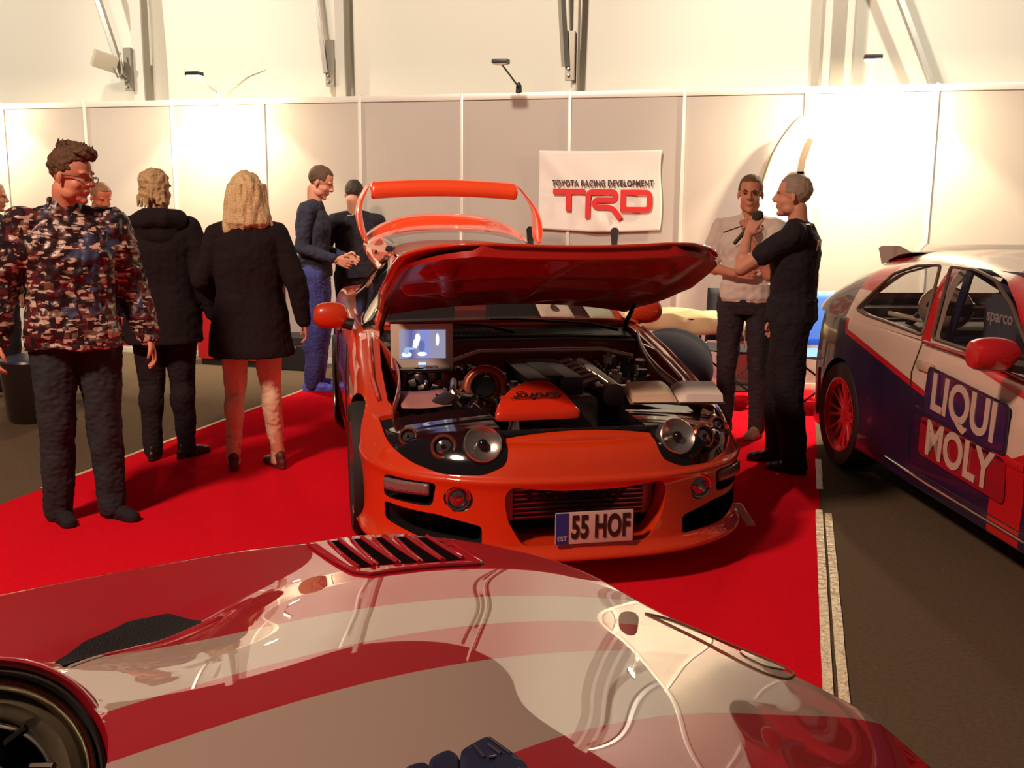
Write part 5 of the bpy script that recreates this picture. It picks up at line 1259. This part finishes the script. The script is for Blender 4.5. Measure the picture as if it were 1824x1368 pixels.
redp = mat('foreground_red', (.34, .0015, .010), .5, coat=1.0, coat_rough=.012, spec=.1, coat_ior=2.3)
cr1 = crom([q[:2] for q in FP_[:13]], 10)
near = crom([(-1.62, 1.05), (-1.30, .80), (-.95, .66), (-.55, .62), (-.15, .72), (.15, .95), (.36, 1.22), (.50, 1.55), (.47, 1.80)], 15)
LC = Vector((-1.040, 1.020, .785)); LA = Vector((.46, -.62, .64)).normalized()
slots = [[(-0.943, 1.924), (-0.808, 1.773), (-0.785, 1.78), (-0.927, 1.933)], [(-0.9, 1.945), (-0.773, 1.792), (-0.745, 1.804), (-0.884, 1.954)], [(-0.856, 1.962), (-0.732, 1.808), (-0.704, 1.82), (-0.843, 1.974)], [(-0.814, 1.982), (-0.692, 1.827), (-0.664, 1.843), (-0.797, 1.991)], [(-0.769, 1.99), (-0.653, 1.851), (-0.631, 1.873), (-0.752, 2.003)]]
intake = [(-1.192, 1.362), (-1.2, 1.45), (-1.176, 1.545), (-1.12, 1.587), (-1.045, 1.576), (-0.997, 1.532), (-1.051, 1.486), (-1.076, 1.424), (-1.092, 1.342), (-1.112, 1.287)]
def fz2(x, y):
    z = FZ(x, y)
    # hood bulge rim: a valley beside the centre bulge at the left, deepest at the intake
    d = Vector((x + 1.10, y - 1.45)); a = d.x * .55 + d.y * .835; b = -d.x * .835 + d.y * .55
    z -= .030 * math.exp(-(a / .17) ** 2 - ((b - .02) / .055) ** 2)
    q = Vector((x + .60, y - 1.66)); a = q.x * .8 + q.y * .6; b = -q.x * .6 + q.y * .8
    z += .006 * math.exp(-((b - .12) / .10) ** 2) * sm(-.6, -.1, a)
    return z
NI, NJ = 240, 150
bm = bmesh.new(); rows = []
drops = [(.100, -.62), (.100, -.45), (.098, -.25), (.092, -.15), (.075, -.08), (.05, -.040), (.025, -.014)]
for i in range(NI + 1):
    t = i / NI; a = t * (len(cr1) - 1); k = min(int(a), len(cr1) - 2); c = cr1[k].lerp(cr1[k + 1], a - k); tg = (cr1[k + 1] - cr1[k]).normalized()
    b = t * (len(near) - 1); k2 = min(int(b), len(near) - 2); nn = near[k2].lerp(near[k2 + 1], b - k2); out = (c - nn).normalized(); r = []
    zc = fz2(c.x, c.y)
    for d, dz in drops: r.append((c.x + out.x * d, c.y + out.y * d, max(.14, zc + dz)))
    for j in range(NJ + 1):
        w_ = j / NJ; p = c.lerp(nn, w_); r.append((p.x, p.y, fz2(p.x, p.y)))
    zn = r[-1][2]
    for d, dz in ((.03, -.03), (.05, -.10), (.06, -.3), (.06, -.6)): r.append((nn.x - out.x * d, nn.y - out.y * d, max(.14, zn + dz)))
    rows.append([bm.verts.new(Vector(q) - F0) for q in r])
for a, b in zip(rows, rows[1:]):
    for k in range(len(a) - 1): bm.faces.new((a[k], a[k + 1], b[k + 1], b[k]))
dl = []
for f in bm.faces:
    c = f.calc_center_median() + F0; q = c - LC; rad = (q - LA * q.dot(LA)).length
    if rad < .172 and c.z > .5: dl.append(f)
bmesh.ops.delete(bm, geom=dl, context='FACES')
for v in bm.verts:
    q = v.co + F0 - LC; pr_ = q - LA * q.dot(LA)
    if v.is_boundary and pr_.length < .21: v.co = v.co + pr_.normalized() * (.176 - pr_.length)
ho = fin('hood', bm, stm, FC, recalc=False, ang=60)
# vent cut through the hood
cuts = []
for sl in slots:
    zz = FZ(*sl[0]); P = rpoly([(x - F0.x, y - F0.y) for x, y in sl], .008, 3)
    cuts.append(P)
def hood_patch(poly, off, name, m, par, n=14, thick=0):
    """a patch following the hood inside a polygon (world xy)"""
    P = rpoly([(x - F0.x, y - F0.y) for x, y in poly], .012, 3); bm = bmesh.new(); vs = [bm.verts.new((x, y, 0)) for x, y in P]; bm.faces.new(vs)
    bmesh.ops.triangulate(bm, faces=bm.faces[:]); bmesh.ops.subdivide_edges(bm, edges=bm.edges[:], cuts=5, use_grid_fill=True)
    for v in bm.verts: v.co.z = fz2(v.co.x + F0.x, v.co.y + F0.y) + off
    bmesh.ops.recalc_face_normals(bm, faces=bm.faces[:])
    if bm.faces[:][0].normal.z < 0: bmesh.ops.reverse_faces(bm, faces=bm.faces[:])
    o = fin(name, bm, m, par, recalc=False); 
    if thick: thicken(o, thick, -1)
    return o
panel = [(-0.99, 1.906), (-0.809, 1.747), (-0.766, 1.731), (-0.59, 1.859), (-0.586, 1.877), (-0.69, 1.985), (-.80, 2.012), (-.90, 1.975)]
vp = hood_patch(panel, .003, 'vent_panel', redp, FC, thick=.006)
def on_f(x, y, off=.0): return Vector((x - F0.x, y - F0.y, fz2(x, y) + off))
for sl in slots:
    c4 = sum((Vector(q) for q in sl), Vector((0, 0))) / 4; sl = [tuple(c4 + (Vector(q) - c4) * 1.0 + (Vector(q) - c4).dot(Vector((.8, .6))) * Vector((.8, .6)) * .25) for q in sl]
    so = hood_patch(sl, .0045, 'vent_slot', mat('slot_black', (.005, .002, .003), .9, spec=.02), vp, thick=0)
    # lit lip on the right-hand edge of each slot
    a, b = Vector(sl[3]), Vector(sl[2]); bm = bmesh.new(); tube(bm, [on_f(*(a.lerp(b, t)), .006) for t in (0, .25, .5, .75, 1)], .0045, 8); fin('louver_lip', bm, redp, vp)
    a, b = Vector(sl[0]), Vector(sl[1]); bm = bmesh.new(); tube(bm, [on_f(*(a.lerp(b, t)), .005) for t in (0, .25, .5, .75, 1)], .003, 8); fin('louver_lip', bm, redp, vp)
bm = bmesh.new(); pp = panel[:6]; tube(bm, [on_f(*(Vector(pp[i]).lerp(Vector(pp[i + 1]), t)), .004) for i in range(len(pp) - 1) for t in (0, .33, .66)] + [on_f(*pp[-1], .004)], .003, 8); fin('vent_edge', bm, redp, vp)
ip = hood_patch(intake, .004, 'air_intake', mat('intake_mesh', (.020, .020, .023), .9, bump=(220, .6), spec=.1), FC)
# intake lip: rim of the bulge
cl = crom([(-1.10, 1.29), (-1.085, 1.345), (-1.07, 1.42), (-1.045, 1.485), (-1.0, 1.53), (-.985, 1.55), (-1.0, 1.575)], 5)
bm = bmesh.new(); tube(bm, [on_f(p.x, p.y, .0) for p in cl], [.005] * 10 + [.007] * (len(cl) - 10), 10, flat=.8); fin('intake_lip', bm, stm, FC)
# small marker flush with the front edge
mk = [(-0.257, 1.912), (-0.205, 1.945), (-0.105, 1.962), (0.02, 1.985), (0.030, 1.96), (0.008, 1.917), (-0.046, 1.894), (-0.145, 1.905)]
mkc = crom([(p[0], p[1]) for p in mk] + [mk[0]], 4); bm = bmesh.new(); tube(bm, [on_f(p.x, p.y, .001) for p in mkc], .0025, 6); fin('marker_seam', bm, mat('seam_brown', (.22, .10, .06), .4), FC)
bm = bmesh.new(); lk = [(-.02, 1.935), (.022, 1.975), (-.03, 1.965), (-.075, 1.955), (-.06, 1.935)]
hood_patch(lk, .004, 'marker_lens', mat('marker_white', (.85, .78, .66), .1, coat=1), FC, thick=.002)
# round headlamp, bottom left
def lz(prof, name, m, par, n=64):
    prof = [(r * .90, h) for r, h in prof]; bm = bmesh.new(); lathe(bm, prof, LC - F0, LA, n); return fin(name, bm, m, par, ang=60)
hl = lz([(.215, -.05), (.205, .004), (.197, .010), (.190, .004), (.186, -.02)], 'headlamp', redp, FC)
lz([(.187, -.03), (.186, .0), (.181, .004), (.176, -.004), (.174, -.02)], 'gasket', rubber, hl)
lz([(.175, -.02), (.172, .004), (.164, .010), (.156, .004), (.150, -.01)], 'outer_ring', mat('olive_chrome', (.30, .25, .17), .18, metal=1), hl)
lz([(.151, -.012), (.135, -.004), (.118, -.018), (.108, -.035)], 'inner_band', mat('olive_grey', (.14, .12, .08), .35, metal=.5), hl)
lz([(.112, -.03), (.108, -.02), (.103, -.022), (.10, -.035)], 'chrome_trim', chrome, hl)
lz([(.105, -.04), (.085, -.07), (.05, -.085), (0, -.09)], 'bowl', glossblack, hl)
for k in range(9):
    a = 2 * PI * k / 9; x, y = frame(LA); c = LC - F0 + (x * math.cos(a) + y * math.sin(a)) * .075 - LA * .055; bm = bmesh.new(); tube(bm, [c, c + LA * .03, c + LA * .045 + (x * math.cos(a + .6) + y * math.sin(a + .6)) * .03], .006, 6); fin('reflector_rib', bm, mat('rib_dark', (.10, .09, .08), .2, metal=.9), hl)
bm = bmesh.new(); ell(bm, LC - F0 - LA * .02, (.045, .045, .045), u=24, v=16); fin('projector', bm, mat('projector_pale', (.40, .45, .38), .08, metal=.4, coat=1), hl)
# dark blue stepped emblem on the hood
bm = bmesh.new()
em = empty('winged_emblem', Vector((-.36, 1.155, FZ(-.36, 1.155) + .004)), 0)
em.name = 'tmp'; bpy.data.objects.remove(em)
ebm = mat('enamel_navy', (.012, .014, .045), .5, spec=.15); est = mat('emblem_silver', (.55, .50, .52), .25, metal=1); egl = mat('emblem_light_blue', (.10, .18, .42), .3, coat=1)
def eplate(poly, th, m): return hood_patch(poly, .002 + th, 'emblem', m, FC, thick=.002 + th)
E0 = eplate([(-.437, 1.085), (-.419, 1.104), (-.405, 1.092), (-.38, 1.02), (-.42, 1.00)], .004, ebm)
E1p = eplate([(-.415, 1.110), (-.400, 1.140), (-.384, 1.132), (-.330, 1.02), (-.38, 1.00)], .007, ebm)
E2p = eplate([(-.384, 1.140), (-.364, 1.195), (-.300, 1.160), (-.27, 1.06), (-.35, 1.04)], .010, ebm)
for a, b in (((-.360, 1.188), (-.325, 1.168)), ((-.357, 1.172), (-.336, 1.160)), ((-.372, 1.160), (-.352, 1.140)), ((-.340, 1.150), (-.347, 1.142))):
    bm = bmesh.new(); tube(bm, [on_f(*a, .0135), on_f(*b, .0135)], .0018, 6); fin('emblem_line', bm, est, E2p)
# hidden wheels carry the body
for x, y in ((-1.05, 1.35), (-.25, 1.35)):
    wheel(FC, (x - F0.x, y - F0.y, .29), 1, r=.285, wd=.18, rimm=steel, rr=.19)
# ------------------------------------------------------------------ stands, chairs and small things by the wall
for x, lab in ((-2.253, 'black tapered stand post behind the raised orange hood, the left one'), (-1.520, 'black tapered stand post below the white banner, the right one')):
    e = empty('stand_post', (x, 8.6, 0), 0, lab, 'post', 'stand posts')
    bm = bmesh.new(); lathe(bm, [(0, 0), (.14, 0), (.14, .012), (.03, .03), (0, .03)], (0, 0, 0), (0, 0, 1), 24); fin('base', bm, satblack, e)
    bm = bmesh.new(); tube(bm, [(0, 0, .02), (0, 0, 1.22)], .014, 10); fin('pole', bm, satblack, e)
    bm = bmesh.new(); vs_ = [(-.020, 1.19), (.020, 1.19), (.034, 1.33), (.014, 1.355), (-.014, 1.355), (-.034, 1.33)]; prism(bm, vs_, -.02, .02); o = fin('cap', bm, satblack, e, ang=50)
# table with cream cloth
e = empty('folding_table', (-.84, 7.72, 0), R(8), 'small table behind the orange car, left of the white-shirted man', 'table')
bm = bmesh.new(); box(bm, (0, 0, .72), (.86, .5, .03), bevel=.004); fin('tabletop', bm, satblack, e)
for sx in (-.38, .38):
    for sy in (-.2, .2):
        bm = bmesh.new(); tube(bm, [(sx, sy, 0), (sx, sy, .71)], .014, 8); fin('leg', bm, darksteel, e)
bm = bmesh.new()
def cl_(i, j):
    x = -.48 + .96 * i; y = -.31 + .6 * j; ox = max(0, abs(x) - .435); oy = max(0, abs(y) - .255)
    z = .756 + .012 * math.sin(x * 9) * math.cos(y * 11) - min(.16, ox * 2.4) - min(.16, oy * 2.2) + .02 * noise.noise(Vector((x * 7, y * 7, 0)))
    return (max(-.455, min(.455, x)) + .01 * math.sin(y * 30) * (ox > 0), max(-.275, min(.275, y)) + .012 * math.sin(x * 26) * (oy > 0), z)
grid(bm, cl_, 50, 34); o = fin('tablecloth', bm, mat('cream_cloth', (.72, .56, .33), .8), None, recalc=False); thicken(o, .004); o.location = e.location; o.rotation_euler = e.rotation_euler
tag(o, 'cream cloth crumpled over the table behind the orange car', 'tablecloth')
e = empty('tub_chair', (-.86, 7.10, 0), R(-15), 'dark round-backed tub chair in front of the cream-clothed table', 'chair')
bm = bmesh.new(); ell(bm, (0, 0, .42), (.33, .28, .26), u=28, v=18); ell(bm, (0, .10, .48), (.30, .16, .22)); o = fin('shell', bm, mat('navy_velvet', (.012, .012, .03), .9), e); remesh(o, .02, 6)
for a in range(4):
    bm = bmesh.new(); q = a * PI / 2 + .8; tube(bm, [(.2 * math.cos(q), .2 * math.sin(q), 0), (.15 * math.cos(q), .15 * math.sin(q), .25)], .015, 8); fin('leg', bm, satblack, e)
def camp_chair(x, y, rz, lab, cloth):
    e = empty('camp_chair', (x, y, 0), rz, lab, 'chair', 'folding camp chairs'); fr = mat('chair_tube', (.03, .03, .035), .35, metal=.6)
    for s in (-1, 1):
        bm = bmesh.new(); tube(bm, [(s * .26, -.24, .01), (s * .25, .22, .44)], .010, 8); fin('leg', bm, fr, e)
        bm = bmesh.new(); tube(bm, [(s * .26, .26, .01), (s * .25, -.22, .44), (s * .26, -.24, .60)], .010, 8); fin('leg', bm, fr, e)
        bm = bmesh.new(); tube(bm, [(s * .25, .22, .40), (s * .25, .30, .88)], .010, 8); fin('back_post', bm, fr, e)
        bm = bmesh.new(); box(bm, (s * .26, .02, .615), (.06, .52, .018), bevel=.006); fin('armrest', bm, fr, e)
        bm = bmesh.new(); tube(bm, [(s * .26, -.24, .04), (-s * .26, -.22, .42)], .008, 8); fin('brace', bm, fr, e)
    bm = bmesh.new(); grid(bm, lambda i, j: (-.25 + .5 * i, -.23 + .46 * j, .44 - .05 * math.sin(i * PI) * math.sin(j * PI)), 10, 10); o = fin('seat', bm, cloth, e, recalc=False); thicken(o, .006)
    bm = bmesh.new(); grid(bm, lambda i, j: (-.25 + .5 * i, .23 + .07 * j + .03 * math.sin(i * PI), .46 + .42 * j), 10, 8); o = fin('backrest', bm, cloth, e, recalc=False); thicken(o, .006)
    return e
camp_chair(.17, 8.14, R(20), 'folding camp chair with bright blue fabric right of the microphone man', mat('blue_fabric', (.08, .22, .75), .7))
camp_chair(-.46, 8.20, R(0), 'folding camp chair with black fabric seen between the two talking men', mat('black_fabric', (.02, .02, .025), .8))
# red counter and black case along the wall
e = empty('display_counter', (-5.14, 8.68, 0), 0, 'red display counter against the wall behind the blonde woman', 'counter')
bm = bmesh.new(); box(bm, (0, 0, .60), (.74, .36, 1.08), bevel=.012); fin('body', bm, mat('counter_red', (.62, .015, .02), .45), e)
bm = bmesh.new(); box(bm, (0, -.01, 1.155), (.80, .42, .035), bevel=.008); fin('counter_top', bm, mat('counter_red', (0, 0, 0)), e)
bm = bmesh.new(); box(bm, (0, .01, .03), (.70, .32, .06)); fin('plinth', bm, satblack, e, smooth=False)
e = empty('equipment_case', (-4.55, 8.62, 0), 0, 'low black equipment case beside the red counter', 'case')
bm = bmesh.new(); box(bm, (0, 0, .16), (.36, .34, .31), bevel=.015); fin('body', bm, satblack, e)
bm = bmesh.new(); box(bm, (0, 0, .235), (.37, .35, .012), bevel=.002); fin('edge_trim', bm, steel, e)
for s in (-.1, .1):
    bm = bmesh.new(); box(bm, (s, -.178, .235), (.04, .012, .05), bevel=.003); fin('latch', bm, chrome, e)
# red bag at the stepping visitor's side
e = empty('shopping_bag', (-5.24, 7.02, .40), .3, 'red bag hanging at the side of the stepping visitor in brown', 'bag')
bm = bmesh.new(); prism(bm, rpoly([(-.10, 0), (.10, 0), (.085, .22), (-.085, .22)], .02), -.04, .04); fin('body', bm, mat('bag_red', (.6, .03, .03), .6), e)
bm = bmesh.new(); tube(bm, [(-.05, 0, .21), (-.03, 0, .36), (.03, 0, .36), (.05, 0, .21)], .006, 8); fin('handle', bm, satblack, e)
# glossy black bin at the far left
e = empty('waste_bin', (-5.22, 5.95, 0), 0, 'glossy black waste bin at the far left behind the camouflage jacket', 'bin')
bm = bmesh.new(); lathe(bm, [(0, 0), (.15, 0), (.17, .03), (.20, .42), (.205, .44), (.19, .44), (.16, .05), (0, .05)], (0, 0, 0), (0, 0, 1), 40); fin('drum', bm, mat('bin_black', (.02, .012, .012), .12, coat=1), e)
bm = bmesh.new(); lathe(bm, [(0, .47), (.10, .475), (.20, .45), (.208, .435), (0, .435)], (0, 0, 0), (0, 0, 1), 40); fin('lid', bm, mat('bin_lid', (.03, .04, .08), .3), e)
